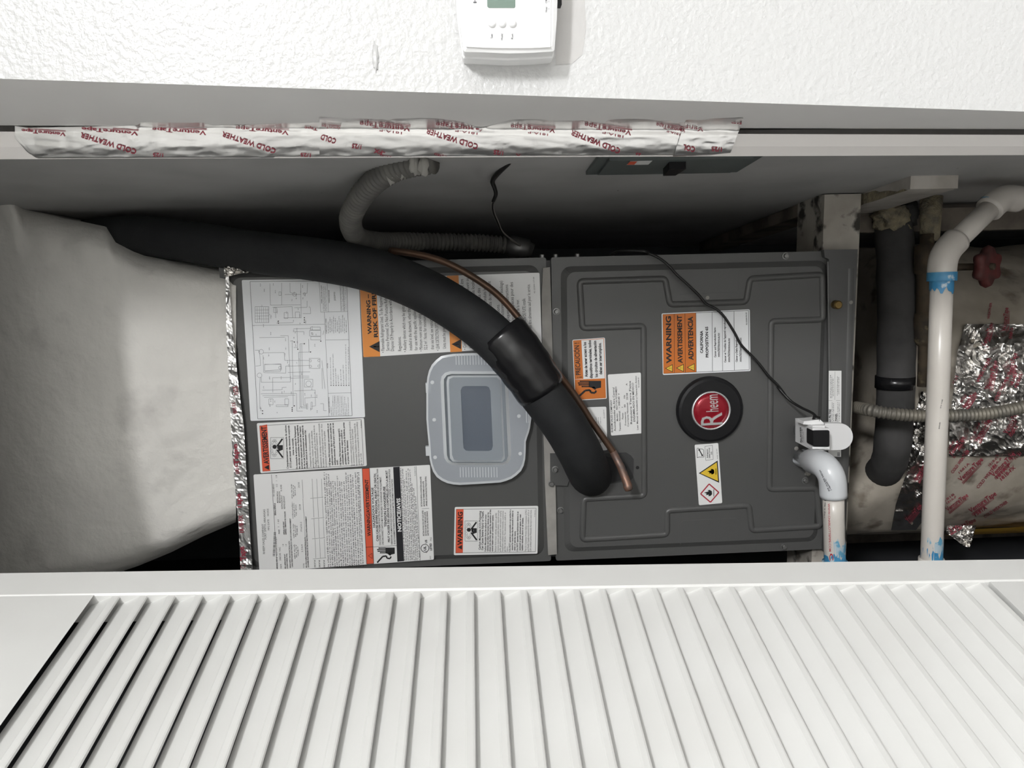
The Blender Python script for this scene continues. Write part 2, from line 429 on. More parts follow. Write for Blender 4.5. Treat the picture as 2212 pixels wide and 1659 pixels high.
def lbox(x0, x1, y0, y1, z0, z1, b=.0015):
    g = G()
    # chamfered along the visible face
    V = []
    prof = [(x0, y0), (x1, y0), (x1, y1 - b), (x1 - b, y1), (x0 + b, y1), (x0, y1 - b)]
    k = len(prof)
    V = [(x, y, z0) for x, y in prof] + [(x, y, z1) for x, y in prof]
    Fc = [(i, (i + 1) % k, k + (i + 1) % k, k + i) for i in range(k)] + [tuple(range(k - 1, -1, -1)), tuple(range(k, 2 * k))]
    return V, Fc
def build_panel(root_, slats=True):
    ztop = .55; zbot = -1.45
    local_mesh('stile', *lbox(0, ST, -TH, 0, zbot, ztop), 'door', root_)
    local_mesh('stile', *lbox(PW - ST, PW, -TH, 0, zbot, ztop), 'door', root_)
    ztr = z_first - .001
    tp_ = [(-.0006, ztr), (-.0006, ztop), (-TH, ztop), (-TH, ztr + .03)]
    local_mesh('top_rail', [(x, y, z) for x in (ST, PW - ST) for y, z in tp_], [(0, 1, 2, 3), (7, 6, 5, 4)] + [(i, (i + 1) % 4, 4 + (i + 1) % 4, 4 + i) for i in range(4)], 'door', root_)
    zmr = z_last - PITCH - .002
    local_mesh('middle_rail', *lbox(ST, PW - ST, -TH, -.0006, zmr - .12, zmr, .0006), 'door', root_)
    local_mesh('lower_panel', *lbox(ST, PW - ST, -TH + .004, -.006, zbot + .12, zmr - .12), 'door', root_)
    local_mesh('bottom_rail', *lbox(ST, PW - ST, -TH, -.0006, zbot, zbot + .12, .0006), 'door', root_)
    # slat profile (y out, z up), outer edge low
    p = PITCH
    prof = [(-.0035, .0009), (-.0022, .0016), (-.0018, .0028), (-.0018, .0068), (-.0026, .0080), (-.0112, p + .0032), (-.0122, p + .0034), (-.0158, p - .0006), (-.0155, p - .0022)]
    k = len(prof)
    V = [(ST, y, z) for y, z in prof] + [(PW - ST, y, z) for y, z in prof]
    Fc = [(i, (i + 1) % k, k + (i + 1) % k, k + i) for i in range(k)] + [tuple(range(k)), tuple(range(2 * k - 1, k - 1, -1))]
    first = None
    for i in range(34):
        off = Vector((0, 0, z_first - (i + 1) * p))
        if first is None: first = local_mesh('slat', V, Fc, 'door', root_, off)
        else: share(first, 'slat', root_, MW[root_.name] @ Matrix.Translation(off))
d1 = door_panel('door_1', dm, 'white louvred folding door panel swung out beside the closet')
build_panel(d1)
# the hinge-side panel folded behind it
apex = E0 + wx * PW - nrm * .032
hd = Vector((OPL + .02, .66, E0.z)) - apex; hd.z = 0; hd.normalize()
n2 = Vector((hd.y, -hd.x, 0));
if n2.x > 0: n2 = -n2
w2 = n2.cross(Vector((0, 0, 1)))
dm2 = Matrix((w2, n2, Vector((0, 0, 1)))).transposed().to_4x4()
dm2.translation = apex if w2.dot(hd) > 0 else apex + hd * PW
d2 = door_panel('door_2', dm2, 'second white louvred door panel folded behind the first')
build_panel(d2)

# =================================================================== AIR HANDLER
def UZ(x, y, Y=D):
    p = P(x, y, Y); return p.x, p.z
UR, UL = .0159, -.4286                               # right and left side of the cabinet
Z_TOP = P(495, 850, D).z                             # top under the plenum
Z_SEAM_U = P(1185, 850, D).z                         # lower edge of the upper panel
Z_SEAM_L = P(1196, 850, D).z                         # upper edge of the lower panel
Z_LOW = P(1793, 850, D).z                            # lower edge of the blower panel
Z_BOT = P(1836, 860, D).z
PLAT = Z_BOT + .040                                  # top of the platform
ah = root('air_handler', ((UR + UL) / 2, D + .27, PLAT), 'grey metal air handler cabinet covered in warning labels', 'air handler')
G().box(UL + .004, UR - .004, D + .012, D + .54, PLAT, Z_TOP).done('cabinet', 'metal_dk', ah)
def pressed_panel(name, x0, x1, z0, z1, inset, bev, lift):
    """sheet panel: flat flange with a raised field, rounded corners"""
    def rr(a, b, c, d, r, n=5):
        out = []
        for cx, cz, s in ((b - r, d - r, 0), (a + r, d - r, 1), (a + r, c + r, 2), (b - r, c + r, 3)):
            for k in range(n + 1):
                an = pi / 2 * (s + k / n); out.append((cx + r * cos(an), cz + r * sin(an)))
        return out
    L0 = rr(x0, x1, z0, z1, .003); L1 = rr(x0, x1, z0, z1, .003)
    L2 = rr(x0 + inset, x1 - inset, z0 + inset, z1 - inset, .014)
    L3 = rr(x0 + inset + bev * .5, x1 - inset - bev * .5, z0 + inset + bev * .5, z1 - inset - bev * .5, .012)
    L4 = rr(x0 + inset + bev, x1 - inset - bev, z0 + inset + bev, z1 - inset - bev, .012)
    k = len(L0); V = [(x, D + .014, z) for x, z in L0] + [(x, D + lift, z) for x, z in L1] + [(x, D + lift, z) for x, z in L2] + [(x, D + lift * .5, z) for x, z in L3] + [(x, D, z) for x, z in L4]
    Fc = [(r * k + i, r * k + (i + 1) % k, (r + 1) * k + (i + 1) % k, (r + 1) * k + i) for r in range(4) for i in range(k)] + [tuple(4 * k + i for i in range(k))]
    return mk(name, V, Fc, 'metal', ah)
up_panel = pressed_panel('upper_panel', UL, UR, Z_SEAM_U, Z_TOP + .002, .010, .008, .005)
lo_panel = pressed_panel('lower_panel', UL, UR, Z_LOW - .004, Z_SEAM_L, .013, .008, .005)
# gasket strip showing between the two panels
g = G()
gs = [(1173, 579), (1188, 577), (1190, 640), (1192, 705), (1198, 950), (1203, 1197), (1184, 1199), (1177, 1040), (1173, 905), (1170, 640)]
g.prism([UZ(*p) for p in gs], D - .0006, D + .006)
g.done('gasket_strip', 'gasket', ah)
# bead pressed into the lower panel: a plus-shaped outline
rib = [(1252, 608), (1437, 602), (1447, 658), (1612, 652), (1620, 602), (1776, 593), (1778, 690), (1666, 694), (1662, 1057), (1764, 1055), (1772, 1137), (1624, 1146), (1618, 1092), (1441, 1103), (1441, 1155), (1258, 1166), (1261, 1078), (1392, 1071), (1390, 704), (1258, 709)]
def round_path(pts, r, n=4):
    out = []; k = len(pts)
    for i in range(k):
        p, a, b = Vector(pts[i]), Vector(pts[i - 1]), Vector(pts[(i + 1) % k])
        da, db = (a - p).normalized() * r, (b - p).normalized() * r
        for j in range(n + 1):
            t = j / n; out.append((p + da) * (1 - t) ** 2 + p * 2 * t * (1 - t) + (p + db) * t * t)
    return out
def bead(name, loop, wd, ht, m, parent, base=D, closed=True):
    k = len(loop); prof = [(-1, .0), (-.8, .45), (-.45, .88), (0, 1), (.45, .88), (.8, .45), (1, 0)]; V = []; np_ = len(prof)
    for i in range(k):
        a, b = loop[(i - 1) % k], loop[(i + 1) % k]
        if not closed: a, b = loop[max(0, i - 1)], loop[min(k - 1, i + 1)]
        t = (b - a).normalized(); nn = Vector((-t.y, t.x))
        for s, h in prof:
            q = loop[i] + nn * s * wd / 2; V.append((q.x, base + .0004 - h * ht, q.y))
    rng = range(k) if closed else range(k - 1)
    Fc = [(i * np_ + j, ((i + 1) % k) * np_ + j, ((i + 1) % k) * np_ + j + 1, i * np_ + j + 1) for i in rng for j in range(np_ - 1)]
    return mk(name, V, Fc, m, parent, True)
bead('pressed_rib', [Vector(UZ(*q)) for q in [tuple(v) for v in round_path([(a, b) for a, b in rib], 9)]], .0098, .0032, 'metal', lo_panel)
# faint pressed rectangles
for pts in ([(1455, 583), (1594, 580), (1594, 625), (1590, 631), (1470, 636)], [(1470, 1176), (1470, 1130), (1476, 1125), (1590, 1120), (1595, 1126), (1595, 1165)]):
    bead('knockout_line', [Vector(UZ(*p)) for p in pts], .0016, .0005, 'metal', lo_panel, closed=False)
# filter door at the foot
fd = [UZ(*p) for p in [(1777, 540), (1850, 538.5), (1836, 850), (1822, 1188), (1778, 1190), (1790, 850), (1788, 560), (1779, 556)]]
fdo = G().prism(fd, D - .004, D + .012).done('filter_door', 'metal', ah)
bead('door_fold', [Vector(UZ(*p)) for p in [(1836, 580), (1830, 850), (1817, 1150)]], .010, .0011, 'metal', fdo, base=D - .004, closed=False)
bead('door_crease', [Vector(UZ(*p)) for p in [(1787, 565), (1791, 850), (1782, 1190)]], .004, .0007, 'metal', fdo, base=D - .004, closed=False)
def disc_part(name, px, py, r, h, m, parent, base=D, dome=.3, seg=16):
    x, z = UZ(px, py, base)
    prof = [(r, 0), (r, -h * (1 - dome)), (r * .75, -h), (.0001, -h)]
    V, Fc = lathe([(a, b) for a, b in prof], (x, base, z), 'y', seg)
    return mk(name, V, Fc, m, parent, False)
tb = disc_part('thumb_screw', 1804, 658, .0062, .011, 'brass', fdo, D - .004, .15, 20)
disc_part('plug', 1838, 653, .0028, .001, 'gasket', fdo, D - .004)
disc_part('plug', 1528, 643, .0028, .001, 'gasket', lo_panel)
disc_part('port_hole', 1377, 1010, .0026, .0004, 'black', lo_panel)
# screws with washers and a slot
def screw(px, py, base, parent, first=[None]):
    x, z = UZ(px, py, base)
    if first[0] is None:
        g = G()
        V, Fc = lathe([(.0050, 0), (.0050, -.0006), (.0036, -.0008)], (0, 0, 0), 'y', 14); g.add(V, Fc)
        V, Fc = lathe([(.0036, -.0008), (.0035, -.0040), (.0028, -.0046), (.0001, -.0046)], (0, 0, 0), 'y', 6); g.add(V, Fc)
        g.box(-.0030, .0030, -.0049, -.0045, .0003, .0012).box(-.0030, .0030, -.0049, -.0045, -.0012, -.0003)
        me = bpy.data.meshes.new('screw'); me.from_pydata(g.V, [], g.F); me.materials.append(M['zinc']); first[0] = me
    return link('screw', first[0], parent, Matrix.Translation((x, base, z)) @ Matrix.Rotation(random.uniform(0, 3), 4, 'Y'))
for px, py, b_, pr in ((503, 686, D + .004, up_panel), (1202, 673, D + .004, lo_panel), (1697, 553, D + .004, lo_panel), (1211, 1102, D + .004, lo_panel), (1739, 1038, D, lo_panel), (1693, 1181, D + .004, lo_panel)):
    screw(px, py, b_, pr)
for px, py in ((1171, 553), (1200, 553), (1247, 551)):
    c = P(px, py, D + .02)
    V, Fc = lathe([(.0034, -.004), (.0034, .004), (.002, .005), (.0001, .005)], (0, 0, 0), 'z', 6)
    me_v = [Vector((UR - .006 + v[2] + .006, D + .02 + v[1], c.z + v[0])) for v in V]
    mk('side_screw', me_v, Fc, 'zinc', ah)
# clip plate and refrigerant port
cp = G().prism([UZ(*W('f', *p)) for p in [(122, 520), (262, 512), (310, 610), (300, 690), (310, 740), (283, 825), (125, 812)]], D - .003, D + .004).done('clip_plate', 'metal', ah)
screw(*W('f', 172, 672), D - .003, cp)
screw(*W('f', 137, 805), D - .002, cp)
oval = [W('f', *p) for p in [(640, 520), (840, 512), (885, 540), (910, 575), (908, 745), (880, 775), (640, 815), (560, 850), (420, 850), (400, 540)]]
po = G().prism([UZ(*p) for p in oval], D - .0012, D + .003).done('port_plate', 'metal_dk', ah)
hole = [W('f', *p) for p in [(500, 540), (650, 545), (820, 600), (848, 650), (840, 720), (800, 770), (640, 810), (500, 830)]]
G().prism([UZ(*p) for p in hole], D - .0016, D + .002).done('port_opening', 'black', po)

# ---------------- labels
SY = D - .0006
def label_sheet(name, win, pts, m='paper_c', lab=None):
    q = [W(win, *p) for p in pts]
    # rounded corners
    q = [tuple(v) for v in round_path(q, 3.0, 3)]
    o = G().prism([UZ(*p) for p in q], SY, D + .0002).done(name, m, ah)
    if lab: o['label'] = lab
    return o
HIT = plane_hit(SY - .0003)
HIT2 = plane_hit(SY - .0006)
def tri(pr, win, c, s, mi, mi2=None, wd=0):           # warning triangle, apex to the picture's left
    x, y = c; pts = [W(win, x - s, y), W(win, x + s * .8, y - s * .95), W(win, x + s * .8, y + s * .95)]
    pr.poly(pts, mi)
    if mi2 is not None:
        pr.poly([W(win, x - s * .25, y - s * .10), W(win, x - s * .25, y + s * .10), W(win, x + s * .30, y + s * .06), W(win, x + s * .30, y - s * .06)], mi2)
        pr.disc(W(win, x + s * .5, y), s * .11 * WIN[win][2], mi2, 8)
def T(pr, win, s, a, b, h, mi=0, bold=.02): pr.text(s, W(win, *a), W(win, *b), h * WIN[win][2], mi, bold)
def PL(pr, win, pts, mi): pr.poly([W(win, *p) for p in pts], mi)
def LN(pr, win, pts, wd, mi=0, close=False): pr.path([W(win, *p) for p in pts], wd, mi, close)
def MI(pr, win, a, b, h, mi=0): pr.micro(W(win, *a), W(win, *b), h * WIN[win][2], mi)
def hand(pr, win, o, sx, sy, mi):
    """hand over a spark; o = middle, sx/sy = half sizes (picture x / y)"""
    def q(a, b): return (o[0] + a * sx, o[1] + b * sy)
    PL(pr, win, [q(-.05, -.75), q(.95, -.75), q(.95, -.05), q(.55, .05), q(-.05, -.1)], mi)
    for k, (l, yy) in enumerate(((-.75, -.70), (-.9, -.52), (-.85, -.34), (-.6, -.16))):
        PL(pr, win, [q(l, yy - .06), q(0, yy - .06), q(0, yy + .06), q(l, yy + .06)], mi)
        pr.disc(W(win, *q(l, yy)), .075 * sy * WIN[win][2], mi, 10)
    PL(pr, win, [q(.1, -.1), q(.45, .18), q(.55, .08), q(.4, -.15)], mi)
    LN(pr, win, [q(-.95, .95), q(-.35, .25), q(.05, .2), q(.1, .45), q(.45, .5), q(.55, .25)], 4 * WIN[win][2] * sx / 25, mi)
def co_man(pr, win, box, mi, mig):
    (x0, y0), (x1, y1) = box; w_, h_ = x1 - x0, y1 - y0
    LN(pr, win, [(x0, y0), (x1, y0), (x1, y1), (x0, y1)], .6, mi, True)
    rng = random.Random(3)
    for k in range(16):
        a = 2 * pi * k / 16; pr.ring(W(win, x0 + w_ * .30 + w_ * .20 * cos(a), y0 + h_ * .5 + h_ * .36 * sin(a)), w_ * .09 * WIN[win][2], .35, mig, 8)
    pr.disc(W(win, x0 + w_ * .32, y0 + h_ * .44), w_ * .16 * WIN[win][2], mi, 14)
    PL(pr, win, [(x0 + w_ * .52, y0 + h_ * .36), (x0 + w_ * .95, y0 + h_ * .36), (x0 + w_ * .95, y0 + h_ * .58), (x0 + w_ * .62, y0 + h_ * .66)], mi)
    LN(pr, win, [(x0 + w_ * .92, y0 + h_ * .06), (x0 + w_ * .50, y0 + h_ * .42)], 3.4, mi)
    LN(pr, win, [(x0 + w_ * .95, y0 + h_ * .95), (x0 + w_ * .50, y0 + h_ * .58)], 3.4, mi)
    pr.disc(W(win, x0 + w_ * .62, y0 + h_ * .48), w_ * .12 * WIN[win][2], 2, 12)
def barcode(pr, win, x0, x1, ya, yb, slant, n, mi=0):
    rng = random.Random(5); y = ya
    while y > yb:
        wd = rng.uniform(2, 6); f = (y - ya) / (yb - ya)
        PL(pr, win, [(x0 - slant * f, y), (x1 - slant * f, y), (x1 - slant * f, y - wd), (x0 - slant * f, y - wd)], mi); y -= wd + rng.uniform(2.5, 6)

# 1 wiring diagram
s1 = label_sheet('wiring_diagram_label', 'a', [(185, 283), (1288, 270), (1348, 1578), (268, 1612)], 'paper', 'white wiring diagram sheet')
pr = Print(HIT)
LN(pr, 'a', [(262, 298), (1172, 292), (1225, 1563), (335, 1593)], .7, 0, True)
for q in ([(285, 712), (965, 700)], [(915, 298), (930, 586), (1186, 580)], [(963, 586), (1008, 1572)], [(978, 850), (1195, 846)], [(990, 298), (1002, 584)], [(1000, 1352), (1218, 1346)],
          [(1110, 296), (1120, 580)], [(1140, 296), (1150, 580)],
          [(350, 826), (590, 822)], [(548, 808), (622, 808), (645, 1245), (368, 1248), (368, 1200)], [(385, 970), (585, 968), (590, 1042), (820, 1042)], [(310, 945), (345, 945), (360, 1035), (362, 1090), (315, 1095)],
          [(385, 992), (392, 1155), (410, 1158), (600, 1162), (600, 1095), (820, 1090)], [(400, 1080), (555, 1075), (560, 1130), (405, 1140)], [(478, 1345), (475, 1205), (640, 1203)],
          [(365, 1357), (700, 1352), (705, 1520), (760, 1520)], [(380, 1375), (690, 1370)], [(395, 1390), (620, 1385)], [(360, 1200), (352, 1270), (355, 1500)], [(660, 855), (670, 1480)], [(640, 860), (660, 855), (680, 870)],
          [(672, 745), (840, 740)], [(690, 770), (770, 770), (770, 800)], [(705, 735), (712, 935)], [(675, 920), (712, 918)], [(720, 965), (830, 962)], [(735, 885), (780, 883)], [(735, 885), (745, 1490), (800, 1490)], [(722, 965), (735, 1480), (800, 1478)],
          [(750, 890), (765, 1465), (800, 1465)], [(815, 840), (818, 962)], [(940, 1042), (970, 1310)], [(940, 1115), (945, 1310)], [(650, 1210), (820, 1205)], [(670, 1190), (820, 1190)], [(620, 1155), (830, 1150)],
          [(680, 1330), (875, 1320), (880, 1470), (845, 1475)], [(780, 1395), (890, 1390)], [(780, 1395), (782, 1460)], [(560, 310), (560, 520)], [(450, 315), (455, 520), (740, 518)], [(638, 310), (640, 400), (670, 410)], [(740, 315), (745, 640)],
          [(760, 410), (800, 408), (805, 310)], [(590, 420), (740, 418)], [(475, 540), (660, 535), (665, 640)], [(500, 545), (505, 640)], [(515, 545), (518, 600)], [(680, 545), (800, 540), (800, 480)], [(760, 600), (835, 600), (830, 540)],
          [(378, 1322), (565, 1318), (565, 1298), (605, 1295)], [(300, 712), (300, 720)], [(580, 640), (745, 640)], [(510, 690), (670, 685)], [(925, 1450), (955, 1450), (957, 1515), (985, 1515)], [(950, 800), (958, 760)]):
    LN(pr, 'a', q, .5, 1)
for a_, b_ in (((825, 758), (930, 812)), ((832, 728), (925, 755)), ((835, 818), (930, 848)), ((822, 1022), (922, 1118)), ((775, 1220), (855, 1293)), ((590, 1405), (625, 1460)), ((440, 1405), (480, 1460)), ((510, 1462), (620, 1478)), ((400, 1078), (550, 1145)), ((310, 535), (440, 685)), ((485, 545), (515, 590)), ((585, 590), (620, 645)), ((690, 585), (730, 640)), ((795, 1450), (805, 1500)), ((838, 1435), (850, 1500)), ((535, 395), (555, 430))):
    LN(pr, 'a', [a_, (b_[0], a_[1]), b_, (a_[0], b_[1])], .5, 1, True)
for k in range(1, 7): LN(pr, 'a', [(310 + k * 20, 540), (313 + k * 20, 683)], .4, 1)
for k in range(1, 5): LN(pr, 'a', [(310, 540 + k * 28), (440, 538 + k * 28)], .4, 1)
for c, r in (((368, 960), 5), ((352, 1182), 5), ((682, 418), 4), ((815, 1262), 6), ((545, 1110), 3), ((832, 1045), 2.4), ((912, 1043), 2.4), ((833, 1097), 2.4), ((912, 1095), 2.4), ((775, 415), 2.4)): pr.ring(W('a', *c), r, .5, 1, 14)
for c in ((530, 690), (530, 672), (775, 640), (775, 660), (775, 682), (680, 868), (775, 884), (833, 962), (713, 937), (660, 1488), (660, 1505), (660, 1520), (380, 1517), (380, 1543), (930, 860), (680, 1470)): pr.disc(W('a', *c), 1.3, 0, 8)
rng = random.Random(11)
for k in range(70):
    x, y = rng.uniform(345, 900), rng.uniform(320, 1540); MI(pr, 'a', (x, y), (x - 1, y - rng.uniform(12, 30)), 8, 1)
T(pr, 'a', 'WIRE COLOR CODE', (943, 505), (938, 335), 8, 0)
for k in range(4): MI(pr, 'a', (957 + k * 10, 575), (950 + k * 10, 345), 6, 1)
T(pr, 'a', 'WIRING DIAGRAM', (1014, 500), (1010, 380), 9, 0)
T(pr, 'a', 'JO55PYD', (1070, 478), (1065, 395), 14, 0, .0)
T(pr, 'a', 'COMPONENT CODES', (985, 790), (982, 648), 8, 0)
for k in range(11): MI(pr, 'a', (1005 + k * 17, 785 - (k % 3) * 8), (1003 + k * 17, 670 - (k * 37 % 60)), 8, 0)
T(pr, 'a', 'CT', (858, 800), (855, 775), 14, 0)
T(pr, 'a', 'NOTES', (998, 1115), (997, 1068), 8, 0)
for k, l in enumerate((250, 290, 150, 90, 140, 180, 380, 350)): MI(pr, 'a', (1030 + k * 24, 1265), (1024 + k * 24, 1265 - l), 8, 1); tri(pr, 'a', (1025 + k * 24, 1277), 7, 1)
T(pr, 'a', 'WIRING INFORMATION', (1015, 1540), (1010, 1388), 8, 0)
for k in range(11): MI(pr, 'a', (1035 + k * 16, 1562), (1030 + k * 16, 1480 - (k * 53 % 110)), 7, 1)
for k in range(7): LN(pr, 'a', [(1042 + k * 16, 1440), (1040 + k * 16, 1372)], .3, 1)
for k in range(4): MI(pr, 'a', (1130 + k * 14, 570), (1120 + k * 14, 310), 7, 1)
pr.done('lettering', ['black', 'greyink'], s1)

# 2 French carbon monoxide label
def co_lines(pr, win, rows, h_def):
    for s, a, b, bold, h in rows:
        T(pr, win, s, a, b, h or h_def, 0, bold)
s2 = label_sheet('carbon_monoxide_label', 'b', [(345, 157), (1412, 105), (1440, 582), (382, 654)], 'paper_c', 'white carbon monoxide label with a red French heading')
pr = Print(HIT)
LN(pr, 'b', [(372, 183), (1385, 122), (1408, 572), (403, 637)], .7, 0, True)
PL(pr, 'b', [(373, 185), (447, 170), (478, 632), (402, 638)], 1)
pr2 = Print(HIT2)
T(pr2, 'b', 'AVERTISSEMENT', (466, 563), (438, 188), 50, 0, .03)
tri(pr2, 'b', (445, 597), 27, 0)
co_man(pr, 'b', ((480, 300), (610, 510)), 0, 2)
rows = [("L'empoisonnement au monoxyde de carbone", 635, 607, 178, .03), ("(CO) peut causer des dommages corporels", 665, 600, 180, .03), ("graves ou mortels.", 704, 478, 305, .03),
        ("Du monoxyde de carbone venant de l'échappement", 727, 612, 185, .03), ("des véhicules automobiles et d'autres appareillages", 752, 613, 176, .03), ("tournant au mazout peut être attiré dans l'espace", 778, 612, 190, .03),
        ("de vie ou par le fonctionnement par le système de", 803, 610, 180, .03), ("chauffage central et de conditionnement d'air.", 830, 608, 222, .03),
        ("L'échappement des moteurs automobiles,", 868, 606, 255, 0), ("génératrices, tracteurs de jardin, tondeuses,", 893, 604, 230, 0), ("chauffages portatifs, grils au charbon de bois ou", 917, 603, 180, 0), ("gaz, outils fonctionnant à l'essence et les", 942, 600, 255, 0),
        ("équipements de camping, contiennent du monoxyde", 967, 598, 160, 0), ("de carbone, un gaz toxique qui peut vous tuer. Vous", 992, 597, 165, 0), ("ne pouvez pas le voir, le sentir ou le goûter.", 1020, 594, 230, 0),
        ("• NE faites PAS fonctionner une automobile ou un", 1055, 592, 160, .03), ("quelconque moteur dans un garage pendant les", 1080, 575, 158, .03), ("quelques secondes qu'il faut pour y entrer ou en", 1106, 574, 155, .03), ("sortir.", 1148, 572, 520, .03),
        ("• NE faites PAS fonctionner tout appareil à", 1165, 588, 212, .03), ("combustible dans un espace confiné ou", 1190, 570, 225, .03), ("partiellement fermé, ou près de fenêtres, portes", 1213, 568, 150, .03), ("ou prises d'air de bâtiment.", 1248, 566, 325, .03),
        ("La commission américaine pour la sécurité des produits", 1272, 583, 140, 0), ("de consommation (CPSC) et la Santé Canada", 1298, 582, 215, 0), ("recommandent l'installation dans chaque domicile de", 1322, 580, 160, 0), ("systèmes d'alerte au monoxyde de carbone certifié(s)", 1346, 578, 145, 0), ("par UL ou CSA.", 1385, 576, 455, 0)]
for s, x, ya, yb, bd in rows: T(pr, 'b', s, (x + (ya - yb) * .05 + 3, ya), (x + 3, yb), 17, 0, bd)
T(pr, 'b', '92-103464-09-01', (1388, 205), (1384, 130), 8)
pr.done('lettering', ['black', 'redor', 'greyink'], s2); pr2.done('heading', ['black'], s2)

# 3 data plate with voltage warning
s3 = label_sheet('data_plate_label', 'b', [(312, 668), (2069, 571), (2108, 1514), (372, 1640)], 'paper_c', 'long white data plate label with an orange voltage warning')
pr = Print(HIT); pr2 = Print(HIT2)
def SL(x, y): return x + (y - 668) * .0475            # the label's lean
def t3(s, x, ya, yb, h, bd=0.0, p_=None): T(p_ or pr, 'b', s, (SL(x, ya), ya), (SL(x, yb), yb), h, 0, bd)
t3('RHEEM SALES COMPANY', 388, 1458, 1160, 20); t3('FORT SMITH, ARKANSAS', 411, 1312, 1015, 20); t3('MFG DATE     04/2025', 445, 1222, 1008, 17)
LN(pr, 'b', [(490, 668), (548, 1612)], .7)
barcode(pr, 'b', 503, 525, 1480, 1245, -10, 30)
t3('MODEL NO. #', 510, 1605, 1490, 15, .02); t3('RE2TY2417STANMJDS', 512, 1475, 1290, 14); t3('SERIAL/SÉRIE #', 516, 1075, 955, 15, .03); t3('W132548933', 512, 888, 762, 16)
t3('VOLTS', 548, 1605, 1560, 13, .02); t3('208/240  VAC', 545, 1525, 1390, 16); t3('PH/HZ', 546, 1258, 1215, 14, .02); t3('1   / 60', 543, 1190, 1115, 15)
t3('MOTOR HP/CLA', 547, 950, 835, 14, .02); t3('MOTEUR PAC/CLA', 567, 950, 835, 14, .02); t3('1/2    /   1.8', 545, 790, 675, 15)
t3('MIN. AMPERAGE/CIRCUIT', 590, 1605, 1460, 12, .03); t3('COURANT NOMINAL TOTAL', 610, 1605, 1455, 12, .03); t3('1.8', 578, 1380, 1362, 13); t3('1.8', 608, 1380, 1362, 13)
t3('AMPS/BLOWER HEAT', 594, 1268, 1135, 13, .03); t3('AMPÈRES / ÉMISSION DE CHALEUR', 612, 1268, 1035, 13, .03); t3('REFRIGERANT      R-454B', 588, 1010, 770, 16); t3('REFRIGERANT', 612, 1010, 880, 16)
t3('SINGLE SUPPLY CIRCUIT ELECTRICAL DATA', 640, 1598, 1330, 12, .03); t3("CARACTÉRISTIQUES ÉLECTRIQUES DU CIRCUIT D'APPROVISIONNEMENT", 661, 1592, 1105, 12, .03)
for k, (ya, yb) in enumerate(((1505, 1360), (1300, 1160), (1105, 940), (905, 760))):
    for j in range(3): MI(pr, 'b', (SL(690 + j * 17, ya - j * 14), ya - j * 14), (SL(690 + j * 17, yb + j * 12), yb + j * 12), 13)
t3('3.7/4.9', 768, 1440, 1365, 15); t3('19.6/22.2', 768, 1235, 1140, 15); t3('25/28', 765, 1020, 965, 15); t3('25/30', 765, 800, 745, 15)
t3('TOTAL', 775, 1600, 1550, 13); LN(pr, 'b', [(795, 720), (805, 905)], .5); LN(pr, 'b', [(803, 910), (815, 1110)], .5); LN(pr, 'b', [(815, 1115), (826, 1310)], .5); LN(pr, 'b', [(826, 1315), (838, 1515)], .5)
t3('MULTIPLE SUPPLY CIRCUIT ELECTRICAL DATA', 800, 1595, 1290, 12, .03); t3("DONNÉES ÉLECTRIQUES DE CIRCUIT MULTIPLE D'APPROVISIONNEMENT", 820, 1592, 1085, 13, .03)
for k, x in enumerate((892, 938, 985)):
    for a_, b_ in ((712, 900), (905, 1095), (1105, 1300), (1310, 1500)): LN(pr, 'b', [(SL(x, a_), a_), (SL(x, b_), b_)], .5)
    t3('CIRCUIT #%d' % (k + 1), x - 6, 1595, 1520, 13, .02)
for a_ in (902, 1105, 1305, 1505): LN(pr, 'b', [(SL(865, a_), a_ + 4), (SL(995, a_), a_ - 8)], .5)
rng = random.Random(2)
for k in range(17):
    x = 1022 + k * 21.5; MI(pr, 'b', (SL(x, 1585), 1585), (SL(x, 660 + rng.choice((0, 0, 10, 60, 200))), 650 + rng.choice((0, 0, 12, 30, 90))), 15)
PL(pr, 'b', [(1393, 610), (1465, 606), (1508, 1555), (1437, 1561)], 1)
LN(pr2, 'b', [(1393, 610), (1437, 1561), (1508, 1555), (1465, 606)], .9, 0, True); LN(pr2, 'b', [(1430, 1392), (1503, 1387)], .8)
T(pr2, 'b', 'WARNING/AVERTISSEMENT', (1479, 1282), (1453, 716), 33, 0, .03)
LN(pr2, 'b', [W_ for W_ in [(1455, 1478), (1492, 1452), (1494, 1505)]], .7, 0, True)
def t4(s, x0, ya, x1, yb, h, bd=.03, m_=0, p_=None): T(p_ or pr, 'd', s, (x0, ya), (x1, yb), h, m_, bd)
t4('HAZARDOUS VOLTAGE', 232, 1195, 214, 798, 21); t4('CAN CAUSE SEVERE PERSONAL INJURY OR DEATH.', 266, 1332, 240, 655, 21)
t4('DISCONNECT THE REMOTE ELECTRICAL POWER SUPPLY BEFORE SERVICING. MORE THAN', 291, 1370, 262, 612, 17, .015); t4('ONE DISCONNECT SWITCH MAY BE REQUIRED TO DE-ENERGIZE THIS EQUIPMENT.', 318, 1370, 293, 690, 17, .015)
t4('TENSION DANGEREUSE', 347, 1190, 333, 787, 22); t4('PEUT CAUSER DES LÉSIONS CORPORELLES OU LA MORT', 380, 1342, 356, 628, 20)
t4("DÉBRANCHER L'ALIMENTATION ÉLECTRIQUE À DISTANCE AVANT L'ENTRETIEN. PLUS D'UN INTERRUPTEUR", 407, 1365, 381, 615, 16, .015); t4("DE SECTIONNEMENT POURRAIT ÊTRE REQUIS POUR METTRE L'ÉQUIPEMENT HORS FONCTION", 435, 1362, 408, 715, 16, .015)
LN(pr, 'd', [(213, 1390), (445, 1375)], .7); LN(pr, 'd', [(413, 595), (455, 1535)], .7)
hand(pr, 'd', (340, 1462), 92, 88, 0)
